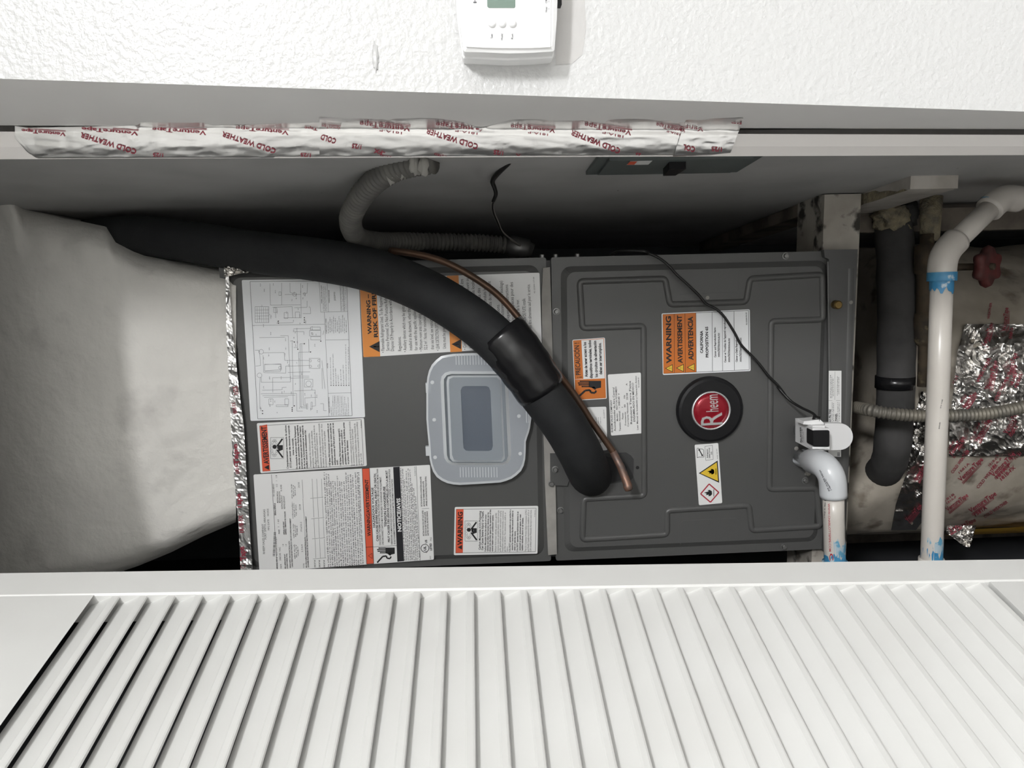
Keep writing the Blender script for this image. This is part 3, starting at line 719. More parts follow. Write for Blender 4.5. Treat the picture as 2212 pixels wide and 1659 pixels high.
PL(pr, 'd', [(413, 595), (476, 590), (520, 1530), (455, 1536)], 2)
T(pr2, 'd', 'NOTICE/AVIS', (494, 1236), (481, 903), 36, 1, .04)
for k in range(9):
    x = 492 + k * 18.5; MI(pr, 'd', (x + 42, 1522), (x, 605 + (0, 5, 110, 30, 10, 15, 150, 200, 280)[k]), 14)
LN(pr, 'd', [(640, 585), (682, 1525)], .6)
pr.ring(W('d', 728, 1402), 8.5, 1.3, 0, 24); T(pr, 'd', 'UL', (740, 1424), (738, 1380), 24, 0, .04); T(pr, 'd', 'C', (752, 1448), (751, 1432), 18, 0, .02); T(pr, 'd', 'US', (750, 1352), (748, 1318), 20, 0, .04)
T(pr, 'd', 'LISTED', (798, 1425), (794, 1352), 20, 0, .04); T(pr, 'd', '7F62', (796, 1332), (793, 1292), 15, 0, 0); T(pr, 'd', 'S/O', (790, 1510), (788, 1480), 14, 0, 0)
for s, x, ya, yb in (('SECTION OF FAN COIL UNIT ALSO LISTED', 712, 1280, 1025), ('SECTION OF HEAT PUMP ALSO LISTED', 735, 1278, 1040), ('ELECTRIC CENTRAL HEATING FURNACE', 756, 1275, 1035), ('SECTION DE VENTILO-CONVECTEUR AUSSI LISTÉE', 692, 988, 690), ('SECTION DE THERMOPOMPE AUSSI LISTÉE', 718, 985, 735), ('APPAREIL DE CHAUFFAGE ÉLECTRIQUE CENTRAL', 742, 983, 685)):
    t4(s, x + 10, ya, x, yb, 14, .025)
LN(pr, 'd', [(697, 1010), (770, 1005)], .5); T(pr, 'd', '92-22464-45-09', (636, 682), (632, 590), 11, 0, 0)
pr.done('lettering', ['black', 'redor', 'blackbar'], s3); pr2.done('heading', ['black', 'paper_c'], s3)

# 4 fire warning, half hidden by the pipe
s4 = label_sheet('fire_warning_label', 'c', [(75, 285), (1868, 226), (1892, 958), (116, 1068)], 'paper_c', 'wide white fire warning label with orange bands')
pr = Print(HIT); pr2 = Print(HIT2)
PL(pr, 'c', [(76, 290), (238, 285), (283, 1060), (116, 1067)], 1)
PL(pr, 'c', [(945, 258), (1062, 252), (1097, 1012), (981, 1018)], 1)
def t5(s, x0, ya, x1, yb, h, bd=.0, p_=None): T(p_ or pr, 'c', s, (x0, ya), (x1, yb), h, 0, bd)
t5('WARNING –', 198, 838, 178, 440, 38, .035, pr2); t5('RISK OF FIRE', 259, 868, 234, 402, 38, .035, pr2)
tri(pr2, 'c', (230, 962), 58, 0, 1)
rows = [('• Flammable Refrigerant Used. To Be Repaired Only by Trained', 326, 1022, 262), ('Service Personnel. Do Not Puncture Refrigerant Tubing.', 375, 1003, 290), ('Dispose Of Properly in Accordance with Federal or Local', 420, 1005, 290), ('Regulations.', 493, 1005, 862),
        ('• Auxiliary devices which may be ignition sources shall not be', 545, 1015, 290), ('installed in the ductwork, other than auxiliary devices listed', 602, 998, 300), ('for use with the specific appliance. See instructions.', 655, 998, 360), ('• Minimum room area (operating or storage)', 705, 1008, 505),
        ('52.2 m². Note: for minimum room areas at altitudes higher', 752, 992, 290), ('than sea level, see instructions.', 818, 990, 640), ('• LEAK DETECTION SYSTEM installed.', 872, 1002, 596), ('Units must be powered except for service.', 938, 982, 500),
        ("• Contient un fluide frigorigène inflammable. Ne doit être", 1140, 992, 290), ("réparé que par du personnel qualifié. Ne pas l'ouvrir ou", 1195, 975, 280), ("percer le circuit. Éliminer selon les lois locales,", 1248, 972, 285), ("conformément aux directives des dés", 1305, 970, 380), ("• Les appareils auxiliaires dans les conduits les con-", 1362, 985, 300), ("duits doivent être ceux de la liste de maintenant", 1412, 968, 310), ('des instructions.', 1480, 800, 540),
        ("• Surface minimale (en fonctionnement et stockage)", 1530, 980, 308), ("52,2 m². Pour appliquer ces instructions", 1582, 965, 345), ("de la surface minimale de pièces pour des", 1632, 963, 320), ("altitudes au-dessus du niveau de la mer.", 1685, 960, 490), ("• SYSTÈME DE DÉTECTION DE FUITE installé.", 1748, 955, 480), ("Les unités doivent être alimentées sauf pour le service.", 1800, 945, 340)]
for s, x, ya, yb in rows: t5(s, x, ya, x - (ya - yb) * .045, yb, 33)
t5('AVERTISSEMENT –', 1020, 832, 1003, 420, 36, .035, pr2); t5("RISQUE D'INCENDIE", 1075, 852, 1055, 400, 36, .035, pr2); tri(pr2, 'c', (1045, 938), 52, 0, 1)
t5('92-22204-117-00', 1826, 430, 1816, 268, 12)
pr.done('lettering', ['black', 'orange'], s4); pr2.done('heading', ['black', 'orange'], s4)

# 5 Spanish caution
s5 = label_sheet('caution_label', 'e', [(333, 935), (640, 913), (658, 1490), (358, 1508)], 'paper_c', 'small white and orange Spanish caution label')
pr = Print(HIT); pr2 = Print(HIT2)
LN(pr, 'e', [(342, 943), (630, 923), (648, 1482), (366, 1498)], 1.0, 1, True)
PL(pr, 'e', [(342, 943), (418, 938), (437, 1302), (357, 1308)], 1); PL(pr, 'e', [(357, 1310), (640, 1298), (647, 1481), (366, 1497)], 1)
T(pr2, 'e', '¡ PRECAUCIÓN !', (412, 1290), (396, 962), 44, 0, .02)
for s, x0, ya, x1, yb in (('Antes de tener acceso a los', 478, 1285, 462, 955), ('dispositivos terminales, todos', 524, 1297, 508, 938), ('los circuitos de alimentación', 573, 1286, 558, 942), ('deben ser interrumpidos.', 614, 1262, 604, 962)):
    T(pr, 'e', s, (x0, ya), (x1, yb), 27, 0, .035)
hand(pr2, 'e', (495, 1390), 115, 92, 0)
pr.done('lettering', ['black', 'orange_d'], s5); pr2.done('heading', ['black'], s5)

# 6 small label behind the pipe
s6 = label_sheet('listing_label', 'f', [(470, 86), (653, 80), (663, 490), (500, 500)], 'paper_c', 'small white label half hidden behind the copper line')
pr = Print(HIT); T(pr, 'f', '92-22304-01', (640, 190), (634, 110), 10, 0, 0); pr.ring(W('f', 595, 405), 3.6, .8, 0, 16); T(pr, 'f', 'UL', (602, 415), (601, 394), 14, 0, .03)
for x in (565, 585, 605): MI(pr, 'f', (x, 240), (x - 4, 180), 8)
pr.done('lettering', ['black'], s6)

# 7 Spanish data plate
s7 = label_sheet('spanish_data_label', 'e', [(667, 1262), (978, 1242), (1003, 1814), (697, 1838)], 'paper_c', 'white typed data label in Spanish')
pr = Print(HIT)
for s, x0, ya, x1, yb, h in (('RHEEM SALES COMPANY', 717, 1806, 706, 1500, 17), ('Acondicionador de Aire Central', 744, 1796, 729, 1385, 17), ('Modelo:     RE2TY2417STANMJDS', 764, 1700, 751, 1376, 14), ('Tensión Nominal:   ~ 208/240  V', 791, 1796, 778, 1438, 15), ('Fases:      1', 815, 1682, 811, 1568, 14), ('Frecuencia:     60       Hz', 842, 1740, 830, 1455, 14), ('Corriente Nominal:   25/28         A', 866, 1753, 852, 1345, 14),
                             ('Requiere Tierra Física', 898, 1728, 883, 1322, 17), ('ENSAMBLADO EN MÉXICO', 926, 1706, 911, 1340, 17), ('Leer Manual de Instalación y Operación Anexo', 956, 1783, 938, 1275, 14), ('92-22304-01', 966, 1385, 962, 1290, 11)):
    T(pr, 'e', s, (x0, ya), (x1, yb), h, 0, .012)
pr.done('lettering', ['black'], s7)

# 8 three-language warning
s8 = label_sheet('triple_warning_label', 'g', [(140, 755), (1055, 712), (1063, 1353), (152, 1394)], 'paper', 'white label with three stacked orange warning bands')
pr = Print(HIT); pr2 = Print(HIT2)
LN(pr, 'g', [(153, 766), (1044, 724), (1050, 1341), (161, 1380)], .8, 0, True)
for x0, x1 in ((153, 270), (270, 383), (383, 497)): PL(pr, 'g', [(x0, 766 - (x0 - 153) * .047), (x1, 766 - (x1 - 153) * .047), (x1 + 4, 1380 - (x1 - 153) * .044), (x0 + 6, 1380 - (x0 - 153) * .044)], 1)
for x in (270, 383, 497, 665, 770, 893): LN(pr2, 'g', [(x, 766 - (x - 153) * .047), (x + 4, 1380 - (x - 153) * .044)], .7)
for s, x0, ya, x1, yb, h in (('WARNING', 243, 1275, 236, 783, 52), ('AVERTISSEMENT', 357, 1272, 349, 775, 47), ('ADVERTENCIA', 470, 1240, 463, 788, 50)): T(pr2, 'g', s, (x0, ya), (x1, yb), h, 0, .035)
for c in ((222, 1325), (337, 1322), (450, 1315)): tri(pr2, 'g', (c[0] - 2, c[1]), 44, 0); 
pr3 = Print(plane_hit(SY - .0009))
for c in ((222, 1325), (337, 1322), (450, 1315)): tri(pr3, 'g', (c[0] + 0, c[1]), 35, 0, 1)
for s, x0, ya, x1, yb, h, bd in (('CALIFORNIA', 570, 1168, 568, 935, 28, .035), ('PROPOSITION 65', 627, 1212, 622, 893, 28, .035), ('Cancer and Reproductive Harm-', 706, 1212, 702, 897, 19, .03), ('www.P65Warnings.ca.gov', 739, 1208, 738, 957, 16, .03), ("Cancer et Troubles de l'appareil reproducteur-", 810, 1265, 803, 780, 19, .03), ('www.P65Warnings.ca.gov', 845, 1262, 845, 1012, 16, .03), ('Cáncer y Daño Reproductivo-', 929, 1260, 925, 970, 19, .03), ('www.P65Warnings.ca.gov', 965, 1258, 965, 1007, 16, .03), ('92-22204-90-03', 1030, 875, 1025, 745, 12, .02)):
    T(pr, 'g', s, (x0, ya), (x1, yb), h, 0, bd)
for x, ya, yb in ((743, 1208, 957), (849, 1262, 1012), (969, 1258, 1007)): LN(pr, 'g', [(x, ya), (x, yb)], .6)
pr.done('lettering', ['black', 'orange_d'], s8); pr2.done('heading', ['black'], s8); pr3.done('warning_triangle', ['yel', 'black'], s8)

# 9 flammable refrigerant sticker
s9 = label_sheet('flammable_label', 'h', [(378, 606), (570, 590), (603, 1080), (413, 1098)], 'paper_c', 'narrow white label with flame hazard symbols')
pr = Print(HIT); pr2 = Print(HIT2)
PL(pr, 'h', [(412, 838), (566, 734), (579, 916)], 0); PL(pr2, 'h', [(426, 838), (559, 749), (570, 902)], 0)
def flame(p_, c, s, mi):
    x, y = c
    PL(p_, 'h', [(x + s * .8, y - s * .45), (x + s * .3, y - s * .75), (x - s * .15, y - s * .62), (x + s * .1, y - s * .40), (x - s * .95, y - s * .1), (x - s * .35, y + s * .12), (x - s * .55, y + s * .45), (x + s * .1, y + s * .35), (x + s * .05, y + s * .7), (x + s * .55, y + s * .6), (x + s * .85, y + s * .25)], mi)
    LN(p_, 'h', [(x + s * 1.25, y - s * .85), (x + s * 1.25, y + s * .75)], 1.4, mi)
flame(pr2, (512, 826), 32, 1)
LN(pr, 'h', [(497, 925), (576, 994), (508, 1074), (428, 1006)], 2.6, 1, True); flame(pr, (490, 1000), 36, 0)
LN(pr, 'h', [(398, 640), (405, 632), (418, 640), (440, 640), (452, 648), (455, 706), (440, 706), (415, 706), (400, 712)], .9, 0, True); LN(pr, 'h', [(418, 650), (440, 690)], 2.2, 0); pr.disc(W('h', 416, 648), 1.9, 0, 10); pr.disc(W('h', 441, 692), 1.9, 0, 10)
LN(pr, 'h', [(462, 620), (523, 610), (530, 725), (470, 733)], .6, 0, True)
for s, x, ya, yb in (('Refrigerant', 488, 712, 640), ('Safety Group', 504, 715, 630), ('A2L', 522, 686, 660)): T(pr, 'h', s, (x + 1, ya), (x - 3, yb), 11, 0, .02)
MI(pr, 'h', (568, 722), (562, 640), 7)
pr.done('lettering', ['black', 'red'], s9); pr2.done('flame_symbol', ['yel', 'black'], s9)

# 10 English carbon monoxide label
s10 = label_sheet('carbon_monoxide_label', 'd', [(1025, 992), (1855, 980), (1848, 1455), (1015, 1470)], 'paper_c', 'white carbon monoxide label with a red English heading')
pr = Print(HIT); pr2 = Print(HIT2)
LN(pr, 'd', [(1040, 1014), (1835, 1004), (1828, 1437), (1034, 1450)], .7, 0, True)
PL(pr, 'd', [(1041, 1015), (1112, 1013), (1105, 1447), (1035, 1450)], 1)
T(pr2, 'd', 'WARNING', (1098, 1372), (1102, 1040), 46, 0, .03); tri(pr2, 'd', (1078, 1393), 24, 0)
co_man(pr, 'd', ((1126, 1131), (1250, 1331)), 0, 2)
rows = [('Carbon Monoxide (CO) Poisoning', 1282, 1418, 1032, .025, 20), ('Can Cause Severe Injury or Death.', 1308, 1422, 1032, .025, 20), ('Carbon Monoxide from the exhaust of motor', 1336, 1437, 1065, .03, 16), ('vehicles and other fuel burning devices can be', 1360, 1436, 1045, .03, 16), ('drawn into the living space by the operation of the', 1382, 1436, 1018, .03, 16), ('central heating and air conditioning system.', 1406, 1436, 1070, .03, 16),
        ('Exhaust from motor vehicles, generators, garden', 1438, 1436, 1052, 0, 16), ('tractors, mowers, portable heaters, charcoal and gas', 1462, 1436, 1025, 0, 16), ('grills, gasoline powered tools, and outdoor camping', 1484, 1436, 1030, 0, 16), ('equipment contains carbon monoxide, a poisonous', 1507, 1436, 1030, 0, 16), ('gas that can kill you. You cannot see it, smell it, or', 1530, 1436, 1045, 0, 16), ('taste it.', 1552, 1436, 1385, 0, 16),
        ('• Do NOT operate an automobile or any engine in a', 1580, 1440, 1017, .03, 16), ('garage for more than the few seconds it takes to', 1604, 1425, 1028, .03, 16), ('enter or exit the garage.', 1628, 1425, 1230, .03, 16), ('• Do NOT operate any fuel-burning device in an', 1655, 1440, 1037, .03, 16), ('enclosed or partly enclosed space, or near', 1680, 1425, 1062, .03, 16), ('building windows, doors or air intakes.', 1704, 1425, 1098, .03, 16),
        ('The U.S. Consumer Product Safety Commission (CPSC)', 1738, 1435, 1018, 0, 16), ('and Health Canada recommend the installation of UL or', 1762, 1435, 1020, 0, 16), ('CSA certified Carbon Monoxide Alarm(s) in every home.', 1786, 1435, 1018, 0, 16), ('92-102464-08-01', 1825, 1090, 1018, 0, 9)]
for s, x, ya, yb, bd, h in rows: T(pr, 'd', s, (x, ya), (x + 4, yb), h, 0, bd)
pr.done('lettering', ['black', 'redor', 'greyink'], s10); pr2.done('heading', ['black'], s10)

# 11 filter strip
s11 = mk('filter_label', *(lambda q: ([Vector((x, D - .0046, z)) for x, z in q] + [Vector((x, D - .004, z)) for x, z in q], [(0, 1, 2, 3), (0, 4, 5, 1), (1, 5, 6, 2), (2, 6, 7, 3), (3, 7, 4, 0)]))([UZ(*W('h', *p), D - .004) for p in [(1470, 3), (1573, 3), (1570, 704), (1467, 700)]]), 'paper_c', fdo)
s11['label'] = 'narrow white filter access strip label'
pr = Print(plane_hit(D - .0049))
T(pr, 'h', 'ACCÈS AU FILTRE', (1487, 520), (1490, 316), 17, 0, .035); T(pr, 'h', 'FILTER ACCESS PANEL', (1536, 560), (1538, 350), 15, 0, .035)
LN(pr, 'h', [(1522, 10), (1520, 240)], .4); LN(pr, 'h', [(1470, 246), (1500, 246)], .4); LN(pr, 'h', [(1530, 246), (1565, 246)], .4)
for x, ya, yb in ((1488, 225, 40), (1499, 225, 50), (1510, 210, 65), (1545, 205, 45), (1556, 195, 50), (1502, 420, 260), (1513, 415, 270), (1548, 420, 260), (1560, 410, 262)): MI(pr, 'h', (x, ya), (x, yb), 7)
barcode(pr, 'h', 1540, 1562, 697, 668, 0, 8)
pr.done('lettering', ['black'], s11)

# ---------------- badge
bx, bz = UZ(1531, 884, D)
V, Fc = lathe([(.0485, 0), (.0485, -.006), (.0465, -.0095), (.043, -.0110), (.029, -.0112), (.0285, -.0095), (.0001, -.0095)], (bx, D, bz), 'y', 48)
bd = mk('badge', V, Fc, 'black_plastic', ah, False); bd['label'] = 'round black badge with a red and chrome emblem'
V, Fc = lathe([(.0285, -.009), (.0285, -.0122), (.0272, -.0130), (.0258, -.0122), (.0256, -.0105)], (bx, D, bz), 'y', 40); mk('chrome_ring', V, Fc, 'chrome', bd, True)
V, Fc = lathe([(.0258, -.0095), (.0258, -.0112), (.018, -.0122), (.0001, -.0126)], (bx, D, bz), 'y', 40); mk('red_disc', V, Fc, 'badge_red', bd, True)
pr = Print(plane_hit(D - .0133))
T(pr, 'h', 'R', (606, 440), (600, 342), 180, 0, .0); T(pr, 'h', 'heem', (573, 334), (566, 196), 102, 0, .0)
lo = pr.done('script_lettering', ['chrome'], bd)
md = lo.modifiers.new('thick', 'SOLIDIFY'); md.thickness = .0012; md.offset = 0

# =================================================================== PLENUM AND LINES
yR = [(-320, 330), (-150, 335), (0, 350), (25, 385), (50, 452), (115, 468), (232, 490), (250, 520), (310, 552), (430, 577), (510, 590)]
yL = [(-320, 1370), (-150, 1330), (0, 1300), (240, 1242), (300, 1222), (370, 1193), (440, 1158), (510, 1128)]
xs = [-320 + i * 10 for i in range(84)]; nc = 60
V = []
for x in xs:
    a, b = interp(yR, x), interp(yL, x)
    row = []
    for j in range(nc + 1):
        t = j / nc; e = min(t, 1 - t)
        rnd = .030 * (1 - min(1, e / .07)) ** 2
        belly = .030 * sin(pi * min(1, max(0, (510 - x) / 520))) * sin(pi * t) ** .5
        lump = .005 * noise.noise(Vector((x / 160, t * 4, 1.3))) + .0016 * noise.noise(Vector((x / 22, t * 26, 4.1)))
        tear = .005 * max(0, 1 - t / .3) * noise.noise(Vector((x / 40, t * 12, 9))) if x < 300 else 0
        Yf = D - .004 - belly + rnd + lump * min(1, e * 14 + .2) + tear
        row.append(P(x, a + (b - a) * t, Yf))
    r0, r1 = row[0], row[-1]
    row = [Vector((r0.x - .004, 1.50, r0.z)), Vector((r0.x - .001, 1.25, r0.z)), Vector((r0.x, 1.16, r0.z))] + row + [Vector((r1.x, 1.16, r1.z)), Vector((r1.x, 1.25, r1.z)), Vector((r1.x + .004, 1.50, r1.z))]
    for q in row: q.z = min(q.z, CEIL - .002)
    V += row
plen = mk('duct_plenum', V, grid_faces(len(xs), nc + 7), 'plenum', None, True)
setp(plen, 'off-white mastic-coated duct plenum above the grey air handler', 'duct')

# crumpled foil seal between plenum and cabinet
def foil_strip(name, rows, hit, m, amp, freq, parent=None, nv=14, lift=.001, seed=0):
    """rows: list of (p_left, p_right) pixels, laid on a surface and crumpled"""
    V = []; n_ = len(rows)
    for i, (a, b) in enumerate(rows):
        for j in range(nv):
            t = j / (nv - 1); x, y = a[0] + (b[0] - a[0]) * t, a[1] + (b[1] - a[1]) * t
            h = hit(x, y)
            if h is None: h = V[-1] if V else P(x, y, 1.1)
            d = (CAM - h).normalized()
            k = .9 - 2.2 * abs(noise.noise(Vector((x * freq + seed, y * freq, seed * 3.1)))) - 1.1 * abs(noise.noise(Vector((x * freq * 2.3, y * freq * 2.3, seed + 5))))
            V.append(h + d * (lift + amp * (.6 + k)))
    return mk(name, V, grid_faces(n_, nv), m, parent, False)
def lerp_rows(la, lb, n_, horizontal=False):
    out = []; k = 0 if horizontal else 1
    ta = [(p[k], p[1 - k]) for p in la]; tb = [(p[k], p[1 - k]) for p in lb]
    lo, hi = ta[0][0], ta[-1][0]
    for i in range(n_ + 1):
        s = lo + (hi - lo) * i / n_
        A, B = interp(ta, s), interp(tb, s)
        out.append(((A, s), (B, s)) if k == 1 else ((s, A), (s, B)))
    return out
fs = foil_strip('foil_tape', lerp_rows([(487, 582), (489, 723), (496, 850), (502, 984), (515, 1132), (520, 1236)], [(493, 582), (505, 739), (520, 870), (527, 923), (534, 1053), (546, 1236)], 160), plane_hit(D - .006), 'foil', .0014, .05, nv=12, seed=2)
setp(fs, 'crumpled silver foil tape sealing the plenum to the air handler top', 'tape')
pr = Print(bvh_hit(*obj_geo(fs), .0008))
def TX(pr, s, p0, p1, h, mi=0, bold=.02): pr.text(s, p0, p1, h, mi, bold)
def venture(pr, p0, p1, h, sub=None, swoosh=True):
    TX(pr, 'VentureTape', p0, p1, h, 0, .02)
    dx, dy = p1[0] - p0[0], p1[1] - p0[1]; L = sqrt(dx * dx + dy * dy); ux, uy = dy / L, -dx / L
    if swoosh:
        for o1, o2, w1 in ((-.20, -.10, .10), (-.42, -.24, .10), (-.62, -.38, .09)):
            pts = [(p0[0] + ux * h * o1, p0[1] + uy * h * o1), (p0[0] + dx * .45 + ux * h * o2 * 1.2, p0[1] + dy * .45 + uy * h * o2 * 1.2), (p1[0] + ux * h * o2, p1[1] + uy * h * o2), (p0[0] + dx * .45 + ux * h * (o2 * 1.2 - w1), p0[1] + dy * .45 + uy * h * (o2 * 1.2 - w1)), (p0[0] + ux * h * (o1 - w1), p0[1] + uy * h * (o1 - w1))]
            pr.poly([pts[0], pts[1], pts[3], pts[4]], 0); pr.poly([pts[1], pts[2], pts[3]], 0)
    if sub:
        for k, s in enumerate(sub):
            o = 1.35 + k * .75
            TX(pr, s, (p0[0] + dx * .15 + ux * h * o, p0[1] + dy * .15 + uy * h * o), (p0[0] + dx * .6 + ux * h * o, p0[1] + dy * .6 + uy * h * o), h * .5, 0, .01)
TX(pr, '1/25', (515, 851), (512, 834), 9); TX(pr, '181B-FX', (513, 893), (508, 868), 8); TX(pr, 'Tape', (516, 1005), (512, 958), 10, 0, .03); TX(pr, '1581A', (518, 1022), (514, 1004), 8); pr.ring((516, 1000), 4, .8)
TX(pr, 'Tape', (522, 1100), (520, 1066), 11, 0, .03); TX(pr, '181B-FX', (527, 1150), (524, 1112), 9); TX(pr, 'Tape', (532, 1210), (527, 1180), 12, 0, .03); pr.ring((525, 1222), 5, .8)
pr.done('tape_print', ['foilred'], fs)
# scrap of foil on the pipe corner
fs2 = foil_strip('foil_tape', lerp_rows([(484, 576), (520, 574), (566, 583)], [(488, 598), (520, 591), (567, 587)], 24, True), plane_hit(D - .012), 'foil2', .003, .2, nv=8, seed=8)
setp(fs2, 'small torn scrap of silver foil under the black pipe at the plenum corner', 'tape')

# insulated suction line
sp = [(110, 545, 1.17), (190, 518, 1.15), (300, 509, 1.12), (420, 524, 1.095), (550, 545, 1.075), (690, 562, 1.05), (800, 583, 1.03), (900, 620, 1.02), (980, 664, 1.01), (1050, 715, 1.005), (1110, 775, 1.0), (1165, 845, 1.0), (1217, 915, 1.005), (1249, 970, 1.015), (1264, 1002, 1.035), (1273, 1022, 1.065), (1278, 1028, 1.10)]
path = catmull([P(*q) for q in sp], 10)
path = resample(path, .008)
ip = root('insulated_pipe', path[-1], 'thick black foam-insulated refrigerant pipe curving down across the cabinet', 'pipe')
npth = len(path)
tube('foam_sleeve', path, [.0275 + .003 * (i / npth) for i in range(npth)], 'foam', ip, 28)
# black tape wrap, taking in the copper line
cl = [W('c', *q) for q in [(380, 5), (460, 15), (620, 38), (800, 78), (950, 132), (1100, 207), (1250, 297), (1400, 402), (1520, 512), (1620, 625), (1690, 712), (1800, 865), (1900, 1015), (2000, 1150)]] + [W('f', *q) for q in [(150, -290), (280, -130), (400, 35), (505, 205), (605, 345), (705, 488), (772, 605), (818, 725), (848, 800)]]
cy_ = [1.06, 1.055, 1.05, 1.045, 1.042, 1.04, 1.04, 1.04, 1.038, 1.033, 1.028, 1.02, 1.022, 1.03, 1.035, 1.04, 1.042, 1.044, 1.045, 1.045, 1.043, 1.04, 1.038]
cpath = resample(catmull([P(x, y, Y) for (x, y), Y in zip(cl, cy_)], 6), .006)
cpp = root('copper_pipe', cpath[-1], 'thin brown copper liquid line running beside the black foam pipe', 'pipe')
tube('tube', cpath, .0047, 'copper', cpp, 14)
end = [cpath[-1], P(*W('f', 855, 830), 1.036), P(*W('f', 868, 868), 1.034)]
tube('brazed_end', [cpath[-9], cpath[-5]] + end + [end[-1] + (end[-1] - end[-2]) * .25], [.0050, .0056, .0060, .0066, .0056, .002], 'copper_hot', cpp, 14)
wr = [p for p in path if 1062 < topx(p)[0] < 1172]
cen = []; rad = []
for i, p in enumerate(wr):
    q = min(cpath, key=lambda c: (c - p).length); f = i / (len(wr) - 1)
    k = .20 * (1 - f * .6); cen.append(p.lerp(q, k)); rad.append(.0375 - .0035 * f + .0005 * sin(i * 1.9))
tube('tape_wrap', cen, rad, 'tape', ip, 28)

# big flexible conduit from the wall to the side of the cabinet
def ribbed(name, pts, r, pitch, amp, m, parent, seg=16):
    ph = resample(pts, pitch / 6)
    return tube(name, ph, [r + amp * (.5 + .5 * cos(2 * pi * i / 6)) - (0 if True else 0) for i in range(len(ph))], m, parent, seg)
cpts = catmull([P(*q) for q in [(935, 347, .85), (900, 352, .86), (850, 366, .88), (805, 396, .91), (772, 437, .95), (757, 478, 1.0), (772, 512, 1.07), (815, 522, 1.14), (880, 522, 1.19), (960, 523, 1.22), (1040, 525, 1.24), (1095, 530, 1.25)]], 10)
fc = root('flexible_conduit', cpts[-1], 'grey ribbed flexible conduit looping from the side wall to the cabinet', 'conduit')
ribbed('hose', cpts, .0114, .0068, .0030, 'flex', fc)
tube('connector', [P(1085, 529, 1.25), P(1100, 531, 1.25), P(1102, 531, 1.25), P(1140, 540, 1.25), P(1142, 540, 1.25), P(1150, 543, 1.25)], [.014, .014, .017, .017, .013, .012], 'zinc', fc, 8)
V = []; 
bl = []
for (px, py, Y, r) in ((898, 352, .845, .013), (868, 362, .87, .013), (845, 372, .88, .0135), (915, 358, .835, .011)):
    c = P(px, py, Y); g = G()
    nu, nv = 10, 12; vs = []
    for i in range(nu):
        th = pi * i / (nu - 1)
        for j in range(nv):
            a = 2 * pi * j / nv; d_ = Vector((sin(th) * cos(a), sin(th) * sin(a), cos(th)))
            vs.append(c + Vector((d_.x * 1.0, d_.y * .6, d_.z * .45)) * r * (1 + .5 * noise.noise(d_ * 2.2 + c * 30)))
    g.add(vs, [(i * nv + j, i * nv + (j + 1) % nv, (i + 1) * nv + (j + 1) % nv, (i + 1) * nv + j) for i in range(nu - 1) for j in range(nv)])
    g.done('plaster_dab', 'flex_paint', fc, True)

# thin taped wire
wp = catmull([P(*q) for q in [(1112, 335, .86), (1098, 352, .88), (1072, 378, .92), (1064, 392, .94), (1068, 405, .96), (1071, 420, .98), (1064, 440, 1.0), (1066, 458, 1.03), (1076, 482, 1.08), (1084, 500, 1.12), (1100, 515, 1.18), (1125, 532, 1.24)]], 8)
tw = root('thin_wire', wp[0], 'thin black and white wire hanging down the closet side wall', 'wire')
k1 = int(len(wp) * .52)
tube('black_sheath', wp[:k1 + 1], [.0034 - .0012 * i / k1 for i in range(k1 + 1)], 'cord', tw, 10)
tube('pale_core', wp[k1:], .0019, 'wire_white', tw, 8)
tube('tape_strip', [p + Vector((-.0012, -.0012, 0)) for p in wp[k1:-8]], .0012, 'cord', tw, 8)

# =================================================================== PLATFORM
zf0 = P(1857, 500, 1.10).z
wpz = PLAT
plat = root('wood_platform', (-.2, 1.3, wpz), 'stained white timber frame under the grey air handler', 'platform')
xr = closet_x(1.10) - .002
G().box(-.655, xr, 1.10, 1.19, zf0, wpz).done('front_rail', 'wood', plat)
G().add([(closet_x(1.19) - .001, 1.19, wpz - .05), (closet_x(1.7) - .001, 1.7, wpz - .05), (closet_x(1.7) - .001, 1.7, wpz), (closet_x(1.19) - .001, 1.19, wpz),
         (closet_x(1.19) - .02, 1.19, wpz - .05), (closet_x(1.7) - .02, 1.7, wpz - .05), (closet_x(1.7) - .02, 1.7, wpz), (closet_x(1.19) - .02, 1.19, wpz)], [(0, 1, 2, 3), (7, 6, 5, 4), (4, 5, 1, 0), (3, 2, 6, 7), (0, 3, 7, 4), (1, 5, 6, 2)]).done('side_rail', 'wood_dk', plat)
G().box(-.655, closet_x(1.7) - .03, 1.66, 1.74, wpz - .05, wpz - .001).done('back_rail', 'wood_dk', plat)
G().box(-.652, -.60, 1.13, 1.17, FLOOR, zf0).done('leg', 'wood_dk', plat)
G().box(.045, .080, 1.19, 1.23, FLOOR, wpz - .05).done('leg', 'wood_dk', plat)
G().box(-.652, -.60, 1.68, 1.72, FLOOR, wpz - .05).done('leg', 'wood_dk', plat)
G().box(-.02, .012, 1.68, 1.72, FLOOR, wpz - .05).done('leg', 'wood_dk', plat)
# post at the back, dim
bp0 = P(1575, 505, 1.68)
G().box(bp0.x - .012, bp0.x + .02, 1.70, 1.74, wpz - .001, bp0.z + .02).done('back_post', 'wood_dk', plat)
